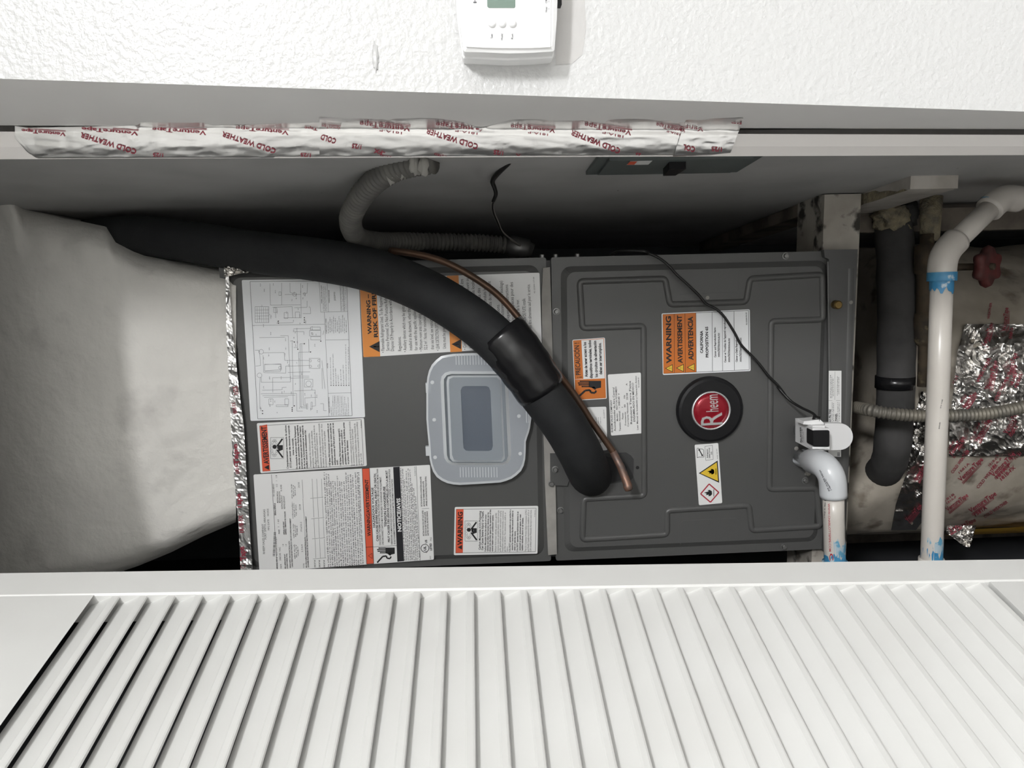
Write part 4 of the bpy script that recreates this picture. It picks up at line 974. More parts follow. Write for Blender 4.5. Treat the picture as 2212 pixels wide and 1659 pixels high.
# block nailed to the wall below
def wall_block(pts, depth_l, name, m, label, cat):
    pass
def along_wall(y0, y1, z0, z1, t0, t1):
    """a board lying along the side wall, t = distance off the wall"""
    return [(closet_x(y) - t, y, z) for y in (y0, y1) for t in (t0, t1) for z in (z0, z1)], [(0, 1, 3, 2), (4, 6, 7, 5), (0, 4, 5, 1), (2, 3, 7, 6), (0, 2, 6, 4), (1, 5, 7, 3)]
b0 = P(1967, 390, .985); b1 = P(2070, 390, .985)
wb = root('wood_block', (closet_x(1.1), 1.1, b1.z), 'short pale timber block fixed to the side wall below the platform', 'block')
mk('block_face', *along_wall(.985, 1.20, b1.z, b0.z, 0, .0165), 'wood_pale', wb)
V, Fc = [], []
for i_ in range(9):
    for j_ in range(9):
        f_, g_ = i_ / 8, j_ / 8; y_ = 1.0 + .2 * f_; z_ = b0.z + (zf0 - b0.z - .004) * g_
        V.append((closet_x(y_) - .004 - .012 * (1 - g_ * .6) - .004 * noise.noise(Vector((f_ * 5, g_ * 5, 2))), y_ + .09 * g_ - .01, z_))
mk('rough_backing', V, grid_faces(9, 9), 'fibre', wb)

# =================================================================== BELOW THE PLATFORM
hc = Vector((-.250, 1.455, 0)); HR = .275; HT = .905
wh = root('water_heater', (hc.x, hc.y, 0), 'squat water heater wrapped in a dirty white insulation jacket', 'water heater')
prof = [(HR, .0), (HR, HT - .07)] 
rows_ = []
for i in range(46): rows_.append((HR, HT - .07 - (45 - i) * (HT - .07) / 45))
for i in range(1, 9): a = pi / 2 * i / 8; rows_.append((HR - .07 + .07 * cos(a), HT - .07 + .07 * sin(a)))
rows_.append((.10, HT + .002)); rows_.append((.001, HT + .003))
V = []; sg = 120
for r, z in rows_:
    for k in range(sg):
        a = 2 * pi * k / sg; d_ = Vector((cos(a), sin(a), 0))
        rr_ = r + (.010 * noise.noise(Vector((d_.x * 3, d_.y * 3, z * 7))) + .004 * noise.noise(Vector((d_.x * 14, d_.y * 14, z * 26)))) * min(1, r / .1)
        zz = z if z < .5 else .5 + (z - .5) * ((.905 - .115 * min(1, max(0, (hc.x + d_.x * rr_ + .42) / .12)) - .5) / (HT - .5))
        V.append(hc + d_ * rr_ + Vector((0, 0, zz)))
jk = mk('jacket', V, [(i * sg + k, i * sg + (k + 1) % sg, (i + 1) * sg + (k + 1) % sg, (i + 1) * sg + k) for i in range(len(rows_) - 1) for k in range(sg)], 'jacket', wh, True)
jg = obj_geo(jk)
HJ = bvh_hit(*jg, .0010); HJ0 = bvh_hit(*jg, 0.0)
# foil patches
def patch(name, label, la, lb, n_, nv, amp, fr, seed, lift=.003):
    o = foil_strip(name, lerp_rows(la, lb, n_), HJ0, 'foil2', amp, fr, nv=nv, seed=seed, lift=lift)
    return setp(o, label, 'tape')
p1 = patch('foil_tape', 'large crumpled silver foil patch on the jacket behind the white horizontal pipe', [(2085, 700), (2068, 760), (2060, 840), (2052, 900), (2050, 985)], [(2330, 690), (2330, 760), (2330, 840), (2330, 900), (2330, 985)], 130, 110, .0075, .024, 3)
p2 = patch('foil_tape', 'long silver foil strip on the jacket left of the white horizontal pipe', [(1990, 846), (1975, 900), (1966, 975), (1962, 1010), (1935, 1090), (1925, 1145)], [(2020, 842), (2022, 900), (2024, 975), (2025, 1010), (2020, 1090), (1975, 1150)], 110, 30, .005, .035, 5)
p3 = setp(foil_strip('foil_tape', lerp_rows([(2046, 1135), (2044, 1150), (2072, 1172), (2090, 1184)], [(2112, 1125), (2104, 1150), (2098, 1172), (2094, 1184)], 20), plane_hit(1.20), 'foil2', .004, .1, nv=16, seed=7, lift=.01), 'small shiny foil flap hanging at the foot of the jacket', 'tape')
allg = [jg] + [obj_geo(o) for o in (p1, p2, p3)]
VV = []; FF = []
for v_, f_ in allg: o_ = len(VV); VV += v_; FF += [tuple(i + o_ for i in f) for f in f_]
HA = bvh_hit(VV, FF, .0016)
pr = Print(HA)
K = lambda x, y: W('k', x, y)
for p0, p1_, h, sub in (((1712, 1008), (1888, 838), 26, ['1581A']), ((1965, 972), (2140, 795), 26, ['181A-P', '181B-FX']), ((1612, 1238), (1772, 1120), 24, ['181A-P', '181B']), ((1790, 1250), (1992, 1108), 26, []), ((1300, 1320), (1412, 1200), 24, []),
                        ((1625, 1402), (1832, 1312), 22, []), ((1845, 705), (1962, 505), 26, ['181A-P']), ((2075, 640), (2165, 465), 26, []), ((1742, 445), (1838, 325), 24, ['181A-P']), ((1935, 300), (2000, 75), 26, []), ((2105, 190), (2155, 15), 26, []),
                        ((1640, 812), (1745, 672), 24, ['1581A']), ((1370, 1010), (1440, 890), 24, [])):
    venture(pr, K(*p0), K(*p1_), h * .2773 * 1.45, sub)
for s, a, b, h in (('COLD WEATHER', (1848, 1062), (2000, 880), 18), ('COLD WEATHER', (1900, 1290), (2080, 1170), 18), ('1581A', (1828, 1275), (1920, 1215), 24), ('COLD WEATHER', (1650, 945), (1780, 770), 18), ('181A-P', (1998, 985), (2105, 880), 22), ('181B-FX', (2030, 1000), (2140, 900), 22), ('1581A', (2105, 660), (2165, 580), 22), ('COLD WEATHER', (1990, 385), (2090, 200), 18), ('WEATHER', (1850, 240), (1950, 55), 18), ('181A-P', (2115, 265), (2160, 160), 22), ('181B-FX', (2155, 280), (2200, 170), 22), ('11/21', (1660, 250), (1690, 195), 16), ('11/21', (2140, 835), (2185, 790), 16)):
    TX(pr, s, K(*a), K(*b), h * .2773 * 1.3)
MM = lambda x, y: W('m', x, y)
venture(pr, MM(1905, 1620), MM(1965, 1440), 9, []); venture(pr, MM(2062, 1500), MM(2082, 1320), 9, []); TX(pr, '1581A', MM(2110, 1560), MM(2120, 1470), 6); TX(pr, 'WEATHER', MM(1935, 1410), MM(1955, 1280), 5)
pr.done('jacket_print', ['foilred'], wh)
# yellow card on the tank side
V = []; n_ = 14
a0, a1 = radians(196), radians(216)
for z in (.08, .60):
    for k in range(n_): a = a0 + (a1 - a0) * k / (n_ - 1); V.append(hc + Vector((cos(a) * (HR + .012), sin(a) * (HR + .012), z)))
yc = mk('energy_card', V, [(k, k + 1, n_ + k + 1, n_ + k) for k in range(n_ - 1)], 'yellow', wh, True); yc['label'] = 'yellow card on the side of the tank'

# grey sleeved pipe over the tank
gp = root('sleeved_pipe', P(1930, 760, 1.16), 'dusty dark grey foam-sleeved pipe under the platform', 'pipe')
pth = resample(catmull([P(*q) for q in [(1925, 470, 1.19), (1932, 520, 1.18), (1936, 620, 1.17), (1936, 740, 1.165), (1934, 860, 1.165), (1928, 960, 1.17), (1918, 1005, 1.20), (1905, 1020, 1.24)]], 8), .008)
tube('foam_sleeve', pth, [.0275 + .0012 * noise.noise(p * 40) for p in pth], 'duct', gp, 24)
tube('tape_band', [P(1934, 812, 1.163), P(1933, 838, 1.163)], .0292, 'tape', gp, 24)
def clump(name, px, py, Y, r, m, parent, sc=(1, 1, 1), rough=.45):
    c = P(px, py, Y); nu, nv = 16, 22; vs = []
    for i in range(nu):
        th = pi * i / (nu - 1)
        for j in range(nv):
            a = 2 * pi * j / nv; d_ = Vector((sin(th) * cos(a), sin(th) * sin(a), cos(th)))
            k = 1 + rough * noise.noise(d_ * 2.4 + c * 20) + rough * .5 * noise.noise(d_ * 6 + c * 33)
            vs.append(c + Vector((d_.x * sc[0], d_.y * sc[1], d_.z * sc[2])) * r * k)
    return mk(name, vs, [(i * nv + j, i * nv + (j + 1) % nv, (i + 1) * nv + (j + 1) % nv, (i + 1) * nv + j) for i in range(nu - 1) for j in range(nv)], m, parent, True)
clump('lagging_clump', 1926, 468, 1.17, .026, 'fibre', gp, (.8, .8, 1))
clump('lagging_clump', 1955, 460, 1.185, .020, 'duct', gp)
# rusty shut-off valve assembly
va = root('shutoff_valve', P(2000, 640, 1.14), 'corroded pipe valve with a lobed dark red handwheel', 'valve')
pp = [P(*q) for q in [(2012, 425, 1.15), (2008, 520, 1.145)]]
tube('lagging', pp, [.016, .0135], 'fibre', va, 14)
def vp(y, x=1998): return P(x, y, 1.14)
segs = [(505, .010), (528, .010), (530, .0165), (590, .0175), (592, .0135), (618, .0135), (620, .0125), (676, .0125), (678, .0155), (684, .0155), (686, .0165), (735, .0155), (745, .010), (748, .008), (835, .008)]
tube('pipe_body', [vp(y, 2003 - (y - 505) * .03) for y, r in segs], [r for y, r in segs], 'rust', va, 12)
hx = Vector((0.05, -.42, -.9)).normalized()
st0, st1 = P(2005, 578, 1.15), P(2126, 576, 1.075)
tube('stem', [st0, st0.lerp(st1, .25), st0.lerp(st1, .26), st0.lerp(st1, .5), st0.lerp(st1, .51), st1], [.012, .012, .009, .009, .0055, .005], 'rust', va, 10)
ax = (st1 - st0).normalized(); e1 = Vector((1, 0, 0)); e1 = (e1 - ax * e1.dot(ax)).normalized(); e2 = ax.cross(e1)
V = []; sg = 60; rr_ = [(.010, -.004), (.9, -.0065), (1, 0), (.9, .0065), (.45, .005), (.010, .006)]
for r, h in rr_:
    for k in range(sg):
        a = 2 * pi * k / sg; R0 = .0268 * (1 + .14 * cos(6 * a)); V.append(st1 + ax * (h + .004) + (e1 * cos(a) + e2 * sin(a)) * R0 * r)
mk('handwheel', V, [(i * sg + k, i * sg + (k + 1) % sg, (i + 1) * sg + (k + 1) % sg, (i + 1) * sg + k) for i in range(len(rr_) - 1) for k in range(sg)], 'red_wheel', va, True)
tube('nut', [st1 + ax * .006, st1 + ax * .014], [.006, .005], 'rust', va, 6)

# small steel flex hanging below
fp = catmull([P(*q) for q in [(1850, 880, 1.145), (1880, 886, 1.10), (1920, 893, 1.085), (1980, 898, 1.08), (2050, 898, 1.078), (2120, 895, 1.078), (2180, 886, 1.078), (2240, 872, 1.08), (2330, 850, 1.09)]], 10)
sf = ribbed('steel_flex_conduit', fp, .0078, .0060, .0020, 'flex_steel', None, 14)
setp(sf, 'dirty ribbed steel conduit drooping across the wrapped tank', 'conduit')

# =================================================================== PVC DRAINS
dp = root('drain_pipe', P(1740, 996, D), 'glossy white elbowed drain pipe leaving the cabinet below the sensor', 'pipe')
st = [P(*q) for q in [(1733, 990, 1.078), (1748, 994, 1.03), (1757, 996, 1.005)]]
tube('stub', [P(1728, 986, 1.082)] + st, .0135, 'pvc_new', dp, 22)
el = resample(catmull([P(*q) for q in [(1754, 995, 1.012), (1764, 998, .985), (1776, 1003, .965), (1788, 1014, .953), (1796, 1030, .948), (1799, 1048, .947), (1800, 1073, .947)]], 8), .004)
tube('elbow', el, [.0172 if .03 < i / len(el) < .97 else .0165 for i in range(len(el))], 'pvc_new', dp, 26)
tube('marker_line', [P(*W('h', 1345, 715), .979).lerp(P(*W('h', 1310, 780), .979), k / 8) + Vector((0, -.008 * sin(pi * k / 8) - .003, 0)) for k in range(9)], .0006, 'primer', dp, 6)
hp = [P(1800, 1066, .947), P(1801, 1120, .947), P(1804, 1240, .946), P(1806, 1330, .945)]
ho = tube('pipe', hp, .01335, 'pvc', dp, 26)
def sleeve(name, a, b, r, m, parent, jag=.004, seg=40, seed=1):
    ax = (b - a).normalized(); e1 = Vector((0, 0, 1)); e1 = (e1 - ax * e1.dot(ax)).normalized(); e2 = ax.cross(e1); V = []
    for i in range(3):
        for k in range(seg):
            an = 2 * pi * k / seg; off = (jag * noise.noise(Vector((cos(an) * 3, sin(an) * 3, seed))) * 1.6 if i == 0 else 0)
            V.append(a.lerp(b, i / 2) + ax * off + (e1 * cos(an) + e2 * sin(an)) * r)
    return mk(name, V, [(i * seg + k, i * seg + (k + 1) % seg, (i + 1) * seg + (k + 1) % seg, (i + 1) * seg + k) for i in range(2) for k in range(seg)], m, parent, True)
sleeve('primer_stain', P(1803, 1196, .9465), P(1804, 1222, .946), .01355, 'primer', dp, .008, seed=2)
sleeve('primer_stain', P(1803, 1168, .9465), P(1803, 1197, .9465), .01345, 'primer_edge', dp, .012, seed=6)
tube('collar', [P(1803.5, 1212, .946), P(1804, 1240, .946)], .0160, 'primer', dp, 26)
pr = Print(bvh_hit(*obj_geo(ho), .0004))
TX(pr, 'WWW.CHARLOTTEPIPE.COM', W('k', 680, 1180), W('k', 690, 1555), 4.2, 0, .01); TX(pr, 'C', W('k', 692, 1570), W('k', 694, 1625), 8, 0, .02)
pr.micro(W('k', 655, 1150), W('k', 650, 1290), 3, 1)
pr.done('pipe_print', ['red', 'black'], dp)
for s_ in [obj_geo(bpy.data.objects['elbow'])]:
    pr = Print(bvh_hit(*s_, .0004)); pr.micro(W('h', 1395, 815), W('h', 1470, 985), 3.6, 0); pr.micro(W('h', 1440, 890), W('h', 1485, 975), 3.2, 0); pr.done('elbow_print', ['black'], dp)

d2p = root('condensate_pipe', P(2020, 900, .95), 'long matte white pipe with two angled elbows in front of the wrapped tank', 'pipe')
sl = [P(2035, 585, .955), P(2028, 800, .95), P(2012, 1205, .945), P(2008, 1330, .944)]
so = tube('pipe', sl, .01335, 'pvc', d2p, 26)
e45 = resample(catmull([P(*q) for q in [(2034, 606, .955), (2035, 580, .956), (2039, 556, .958), (2050, 536, .962), (2066, 519, .967)]], 8), .004)
tube('elbow', e45, .0170, 'pvc', d2p, 26)
tube('pipe', [P(2058, 528, .965), P(2146, 443, .99)], .0132, 'pvc', d2p, 24)
e2_ = resample(catmull([P(*q) for q in [(2136, 453, .987), (2149, 440, .99), (2162, 431, .995), (2178, 428, 1.0), (2198, 430, 1.005)]], 8), .004)
tube('elbow', e2_, .0172, 'pvc', d2p, 24)
sleeve('primer_stain', P(2034.3, 607, .9546), P(2034.9, 588, .955), .0174, 'primer', d2p, .001, seed=3)
sleeve('primer_stain', P(2033.6, 628, .9541), P(2034.3, 604, .9546), .0141, 'primer', d2p, .005, seed=5)
sleeve('primer_stain', P(2140, 448, .989), P(2143, 445, .989), .0175, 'primer_edge', d2p, .001, seed=3)
sleeve('primer_stain', P(2013, 1188, .9453), P(2012, 1215, .945), .01355, 'primer', d2p, .008, seed=4)
sleeve('primer_stain', P(2014, 1163, .9455), P(2013, 1190, .9453), .01345, 'primer_edge', d2p, .010, seed=9)
tube('collar', [P(2012, 1206, .945), P(2011, 1240, .945)], .0158, 'pvc', d2p, 26)
tube('pipe', [P(2185, 429, 1.003), P(2260, 433, 1.02), P(2400, 440, 1.05)], .0134, 'pvc', d2p, 20)
pr = Print(bvh_hit(*obj_geo(so), .0004))
pr.micro(W('k', 1560, 440), W('k', 1575, 375), 3, 0); pr.micro(W('k', 1550, 600), W('k', 1556, 548), 3, 0); pr.done('pipe_print', ['black'], d2p)

# =================================================================== FLOAT SENSOR
fl = root('overflow_sensor', P(1780, 940, 1.04), 'white plastic overflow sensor with a black cap and a thin black lead', 'sensor')
def hp_(x, y, Y): return P(*W('h', x, y), Y)
cpl = [(1440, 432), (1560, 432)] + [(1562 + 106 * sin(a), 540 - 108 * cos(a)) for a in [pi * k / 14 for k in range(15)]] + [(1560, 648), (1440, 652)]
Vf = [hp_(x, y, 1.020) for x, y in cpl]; Vb = [v + Vector((0, .010, 0)) for v in Vf]; n_ = len(cpl)
mk('cover_plate', Vf + Vb, [tuple(range(n_)), tuple(range(2 * n_ - 1, n_ - 1, -1))] + [(i, n_ + i, n_ + (i + 1) % n_, (i + 1) % n_) for i in range(n_)], 'white_plastic', fl)
fr_ = [hp_(1340, 440, .985), hp_(1418, 436, .985), hp_(1424, 480, .985), hp_(1424, 625, .985), hp_(1420, 655, .985), hp_(1338, 655, .985)]
fr_ = [hp_(1338, 452, .990), hp_(1440, 448, .990), hp_(1440, 652, .990), hp_(1338, 652, .990)]
c4 = [v.copy() for v in fr_]
def inset(q, d_):
    c = sum(q, Vector()) / len(q); return [v + (c - v).normalized() * d_ for v in q]
f0 = [v + Vector((0, -.002, 0)) for v in inset(fr_, .003)]
bk = [Vector((v.x, 1.045, v.z)) for v in fr_]
bo = mk('body', f0 + fr_ + bk, [(0, 1, 2, 3)] + [(i, (i + 1) % 4, 4 + (i + 1) % 4, 4 + i) for i in range(4)] + [(4 + i, 4 + (i + 1) % 4, 8 + (i + 1) % 4, 8 + i) for i in range(4)], 'white_plastic', fl)
tube('drain_neck', [hp_(1385, 545, 1.03), Vector((hp_(1385, 545, 1.03).x, D, hp_(1385, 545, 1.03).z))], .014, 'pvc_new', fl, 20)
g = G()
for ya, yb in ((470, 488), (622, 640)):
    q = [hp_(1338, ya, .984), hp_(1478, ya + 2, .984), hp_(1478, yb + 1, .984), hp_(1338, yb, .984)]; g.add(q + [v + Vector((0, .016, 0)) for v in q], [(0, 1, 2, 3), (0, 4, 5, 1), (1, 5, 6, 2), (2, 6, 7, 3), (3, 7, 4, 0)])
    g.done('cheek', 'white_plastic', fl); g = G()
q = [tuple(v) for v in round_path([(1344, 490), (1477, 488), (1477, 622), (1344, 620)], 14, 3)]
Vf = [hp_(x, y, .982) for x, y in q]; n_ = len(q)
mk('black_cap', Vf + [v + Vector((0, .02, 0)) for v in Vf], [tuple(range(n_))] + [(i, n_ + i, n_ + (i + 1) % n_, (i + 1) % n_) for i in range(n_)], 'black_plastic', fl)
q = [hp_(1268, 415, 1.0), hp_(1400, 400, 1.0), hp_(1432, 430, 1.0), hp_(1428, 452, 1.0), hp_(1262, 440, 1.0)]
mk('lip', q + [v + Vector((0, .02, 0)) for v in q], [(0, 1, 2, 3, 4)] + [(i, 5 + i, 5 + (i + 1) % 5, (i + 1) % 5) for i in range(5)], 'white_plastic', fl)
q = [hp_(1365, 650, .995), hp_(1432, 648, .995), hp_(1425, 664, .995), hp_(1385, 668, .995)]
mk('latch', q + [v + Vector((0, .02, 0)) for v in q], [(0, 1, 2, 3)] + [(i, 4 + i, 4 + (i + 1) % 4, (i + 1) % 4) for i in range(4)], 'white_plastic', fl)
pr = Print(bvh_hit(*obj_geo(bo), .0004))
T(pr, 'h', 'ALL-ACCESS', (1252, 590), (1248, 462), 11, 0, .03); MI(pr, 'h', (1262, 588), (1258, 480), 7); MI(pr, 'h', (1272, 588), (1268, 500), 5); pr.done('lettering', ['black'], fl)
cab = [W('g', *q) for q in [(1440, 1630), (1350, 1505), (1250, 1405), (1150, 1275), (1060, 1180), (965, 1080), (900, 960), (820, 830), (770, 765), (700, 705), (600, 655), (535, 575), (400, 445), (300, 355), (200, 245), (100, 172), (0, 128)]]
cab = [W('h', 1378, 398), W('h', 1345, 352), W('h', 1240, 300), W('h', 1150, 240), W('h', 1050, 130)] + cab + [W('e', *q) for q in [(1060, 112), (1000, 98), (860, 93), (760, 101), (700, 130)]]
cyy = [1.01, 1.02, 1.04, 1.055, 1.066] + [1.068] * 17 + [1.07, 1.072, 1.08, 1.09, 1.11]
cpath2 = resample(catmull([P(x, y, Y) for (x, y), Y in zip(cab, cyy)], 6), .006)
tube('lead', cpath2, .0019, 'cord', fl, 10)
tube('strain_relief', [hp_(1340, 388, 1.008), hp_(1400, 402, 1.003)], .0042, 'cord', fl, 10)
clump('glue_blob', *W('h', 1207, 636), D, .0032, 'gasket', lo_panel, (1, .4, 1), .2)
clump('glue_blob', *W('h', 1300, 835), D, .0060, 'gasket', lo_panel, (.8, .3, .8), .3)

# =================================================================== PLASTIC LID
def lid_loop(pts, r=0): return [W('r', *p) for p in pts]
outer = [(921, 905), (921, 835), (924, 806), (935, 783), (953, 769), (975, 764.5), (1010, 763), (1060, 762), (1092, 766), (1114, 779), (1128, 800), (1134, 830), (1141, 848), (1147, 872), (1148, 902), (1144, 930), (1136, 952), (1135.5, 975), (1134, 1000), (1126, 1017), (1110, 1032), (1085, 1042), (1040, 1045), (986, 1048), (962, 1043), (945, 1033), (933, 1015), (928, 992), (926, 960), (923, 930)]
lc = Vector((1031, 905))
def scaled(pts, k): return [tuple(lc + (Vector(p) - lc) * k) for p in pts]
def rrect(x0, y0, x1, y1, r, skew=0, n=6):
    out = []
    for cx, cy, s in ((x1 - r, y1 - r, 0), (x0 + r, y1 - r, 1), (x0 + r, y0 + r, 2), (x1 - r, y0 + r, 3)):
        for k in range(n + 1):
            an = pi / 2 * (s + k / n); yy = cy + r * sin(an); out.append((cx + r * cos(an) + skew * (yy - (y0 + y1) / 2), yy))
    return out
LY = D - .014
ld = root('plastic_lid', P(1031, 905, D), 'translucent plastic container lid fixed on the upper cabinet panel', 'lid')
def annulus(name, A, B, YA, YB, m, parent):
    # two loops with different counts: resample to the same count by angle
    def byang(L, n=72):
        pts = []
        ang = [(math.atan2(p[1] - lc.y, p[0] - lc.x), p) for p in L]
        for k in range(n):
            th = -pi + 2 * pi * k / n; best = None
            d = Vector((cos(th), sin(th)))
            for i in range(len(L)):
                p, q = Vector(L[i]) - lc, Vector(L[(i + 1) % len(L)]) - lc
                e = q - p; det = d.x * (-e.y) + d.y * e.x
                if abs(det) < 1e-9: continue
                t = (p.x * (-e.y) + p.y * e.x) / det; s = (d.x * p.y - d.y * p.x) / det
                if t > 0 and -1e-6 <= s <= 1 + 1e-6 and (best is None or t > best): best = t
            pts.append(lc + d * (best or 1))
        return pts
    a, b = byang(A), byang(B); n_ = len(a)
    return mk(name, [P(p.x, p.y, YA) for p in a] + [P(p.x, p.y, YB) for p in b], [(i, (i + 1) % n_, n_ + (i + 1) % n_, n_ + i) for i in range(n_)], m, parent, True)
r1 = rrect(955, 802, 1101, 1005, 22, .045); r2 = rrect(962, 808, 1094, 1000, 16, .045); r3 = rrect(968, 811, 1087, 998, 9, .045); r4 = rrect(973, 815, 1083, 994, 8, .045); r5 = rrect(998, 834, 1062, 974, 9, .045)
annulus('skirt', outer, outer, D - .001, LY + .001, 'lid_edge', ld)
annulus('rim', outer, scaled(outer, .965), LY + .001, LY, 'lid_edge', ld)
annulus('flange', scaled(outer, .965), r1, LY, LY, 'lid', ld)
annulus('ridge', r1, r2, LY, LY - .004, 'lid_edge', ld)
annulus('groove', r2, r3, LY - .004, LY + .003, 'lid_mid', ld)
annulus('raised_edge', r3, r4, LY + .003, LY - .001, 'lid_edge', ld)
annulus('raised_panel', r4, r5, LY - .001, LY - .001, 'lid_mid', ld)
mk('window', [P(x, y, LY + .0005) for x, y in r5], [tuple(range(len(r5)))], 'lid_win', ld)
for k in range(14):
    for yy, sk in ((777, 0), (1020, 10)):
        x = 985 + k * 6.1 + sk * .9
        bead('grip_rib', [Vector(UZ(x, yy - 11, LY)), Vector(UZ(x + .6, yy + 11, LY))], .0014, .0008, 'lid_edge', ld, base=LY, closed=False)
for c in ((934, 826), (938, 907), (940, 988), (1121, 899), (1124, 980)):
    disc_part('pip', c[0], c[1], .0028, .0008, 'lid_edge', ld, LY, .5, 14)
for ya, yb in ((828, 849), (965, 985)): G().prism([UZ(x, y, LY) for x, y in ((919, ya), (930, ya), (931, yb), (920, yb))], LY + .001, LY + .008).done('tab', 'lid_edge', ld)
LB = [(1137, 884), (1142, 884), (1142.5, 913), (1137.5, 913)]
bead('tab_slot', [Vector(UZ(*p, LY)) for p in LB], .0016, .0008, 'lid_edge', ld, base=LY)

# =================================================================== THERMOSTAT
TY = .553
th = root('thermostat', P(1100, 60, YW), 'white wall thermostat with small grey screen and three round buttons', 'thermostat')
ol = [(1001, 108), (1004, 112), (1050, 113.5), (1100, 115.5), (1150, 114), (1195, 111), (1198, 107), (1203, 40), (1206, -60), (1203, -235), (1190, -245), (1000, -250), (987, -240), (985, -60), (991, 30)]
Vf = [P(x, y, TY) for x, y in ol]; cc = sum(Vf, Vector()) / len(Vf); n_ = len(ol)
V0 = [v + (cc - v).normalized() * .003 + Vector((0, -.002, 0)) for v in Vf]
V1 = Vf; V2 = [Vector((v.x, TY + .012, v.z)) for v in Vf]
V3 = [v + (cc - v).normalized() * -.0012 + Vector((0, .013, 0)) for v in Vf]; V4 = [Vector((v.x, YW, v.z)) for v in V3]
Fc = [tuple(range(n_))] + [(r * n_ + i, r * n_ + (i + 1) % n_, (r + 1) * n_ + (i + 1) % n_, (r + 1) * n_ + i) for r in range(4) for i in range(n_)]
mk('housing', V0 + V1 + V2 + V3 + V4, Fc, 'white_plastic', th)
fy = TY - .002
il = [(1007, 101), (1050, 103), (1100, 104), (1150, 103.5), (1189, 101.5), (1193, -230), (1000, -230)]
face = mk('faceplate', [P(x, y, fy - .0012) for x, y in il] + [P(x, y, fy + .001) for x, y in il], [tuple(range(len(il)))] + [(i, len(il) + i, len(il) + (i + 1) % len(il), (i + 1) % len(il)) for i in range(len(il))], 'white_plastic', th)
sc_ = [W('n', *p) for p in [(1430, 45), (1440, 54), (1615, 54), (1622, 46), (1624, -330), (1424, -330)]]
mk('screen', [P(x, y, fy - .0015) for x, y in sc_], [tuple(range(len(sc_)))], 'lcd', th)
for px, py in ((1461, 160), (1531, 160), (1601, 160)):
    c = P(*W('n', px, py), fy - .0012)
    V, Fc = lathe([(.0027, 0), (.0027, -.0012), (.0022, -.0021), (.0012, -.0026), (.0001, -.0027)], (c.x, fy - .0012, c.z), 'y', 20); mk('button', V, Fc, 'white_plastic', th, True)
pr = Print(plane_hit(fy - .0016))
for s, x, ya, yb in (('Set', 1467, 262, 230), ('Hold', 1537, 273, 230), ('Run', 1607, 267, 230), ('Heat', 1840, 82, 45), ('Off', 1840, 22, -8)): T(pr, 'n', s, (x, ya), (x, yb), 15, 0, .01)
T(pr, 'n', 'Honeywell', (1357, 20), (1352, -230), 22, 0, .03)
LN(pr, 'n', [(1850, 66), (1850, 54)], .8); LN(pr, 'n', [(1850, 16), (1850, 4)], .8)
pr.done('lettering', ['greyink'], th)
mk('slider', *(lambda g: (g.V, g.F))(G().box(P(1205, 14, .565).x, P(1205, -5, .565).x, .561, .569, P(1212, 5, .565).z, P(1203, 5, .565).z)), 'black_plastic', th)
pt = mk('patch_with_shadow', [P(x, y, YW - .0003) for x, y in [(1200, -20), (1262, -20), (1266, 60), (1258, 118), (1235, 138), (1200, 140)]], [(0, 1, 2, 3, 4, 5)], 'scuff_shadow', wf)  # old unpainted outline, with the thermostat's shadow painted into the same grey
pt['label'] = 'dull unpainted patch of wall beside the thermostat, its shadow painted in'
clump('paint_run', 811, 123, YW, .008, 'wall', wf, (1.2, .2, .28), .3)
clump('plaster_drip', 1036, 268, .70, .010, 'trim', bpy.data.objects['trim_1'], (.5, .9, .8), .5)

# =================================================================== FOIL TAPE ALONG THE DOOR STOP
tg = [obj_geo(bpy.data.objects['trim_1']), obj_geo(bpy.data.objects['trim_2'])]
VV = []; FF = []
for v_, f_ in tg: o_ = len(VV); VV += v_; FF += [tuple(i + o_ for i in f) for f in f_]
HS = bvh_hit(VV, FF, 0)
def stop_tape(label, xa, xb, ytop, ybot, seed, amp=.0006, skew=0, lift=.0008):
    n_ = int((xb - xa) / 5); nv = 30; V = []; 
    for i in range(n_ + 1):
        x = xa + (xb - xa) * i / n_
        col = []
        for j in range(nv):
            t = j / (nv - 1); y = interp(ytop, x) + (interp(ybot, x) - interp(ytop, x)) * t; xx = x + skew * t
            col.append((HS(xx, y) or HS(xx, y - 3) or P(xx, y, .708), xx, y))
        pts = [c[0] if c[0].y < .7105 else P(c[1], c[2], .691) for c in col]
        for it in range(3): pts = [pts[0]] + [(pts[k - 1] + pts[k] * 2 + pts[k + 1]) / 4 for k in range(1, nv - 1)] + [pts[-1]]
        for k, q in enumerate(pts):
            xx, y = col[k][1], col[k][2]
            c = noise.noise(Vector((xx * .020 + seed, y * .07, seed))) + .55 * noise.noise(Vector((xx * .06, y * .16 + xx * .03, seed + 4)))
            ed = 1 if 0 < k < nv - 1 else 0
            V.append(q + (CAM - q).normalized() * lift + Vector((-1, -.25, 0)) * amp * (c + .5) * ed)
        q = V[-1]; V.append(q + Vector((.010, .008, 0)))
    return setp(mk('foil_tape', V, grid_faces(n_ + 1, nv + 1), 'foil', None, True), label, 'tape')
tA = stop_tape('silver foil tape over the door stop, upper length nearest the top corner', 32, 700, [(32, 272), (60, 276), (298, 271), (300, 264), (440, 265), (460, 271), (700, 264)], [(32, 298), (60, 330), (80, 342), (700, 341.5)], 1)
tB = stop_tape('silver foil tape over the door stop, longest middle length beside the thermostat', 690, 1500, [(690, 254), (985, 257), (1030, 276), (1045, 276), (1100, 259), (1500, 257)], [(690, 341.5), (1500, 338)], 21, lift=.0018)
tC = stop_tape('short lower end piece of silver foil tape on the door stop', 1482, 1606, [(1482, 257), (1606, 255)], [(1482, 338), (1560, 335.5), (1606, 330)], 33, .001, -28, lift=.0028)
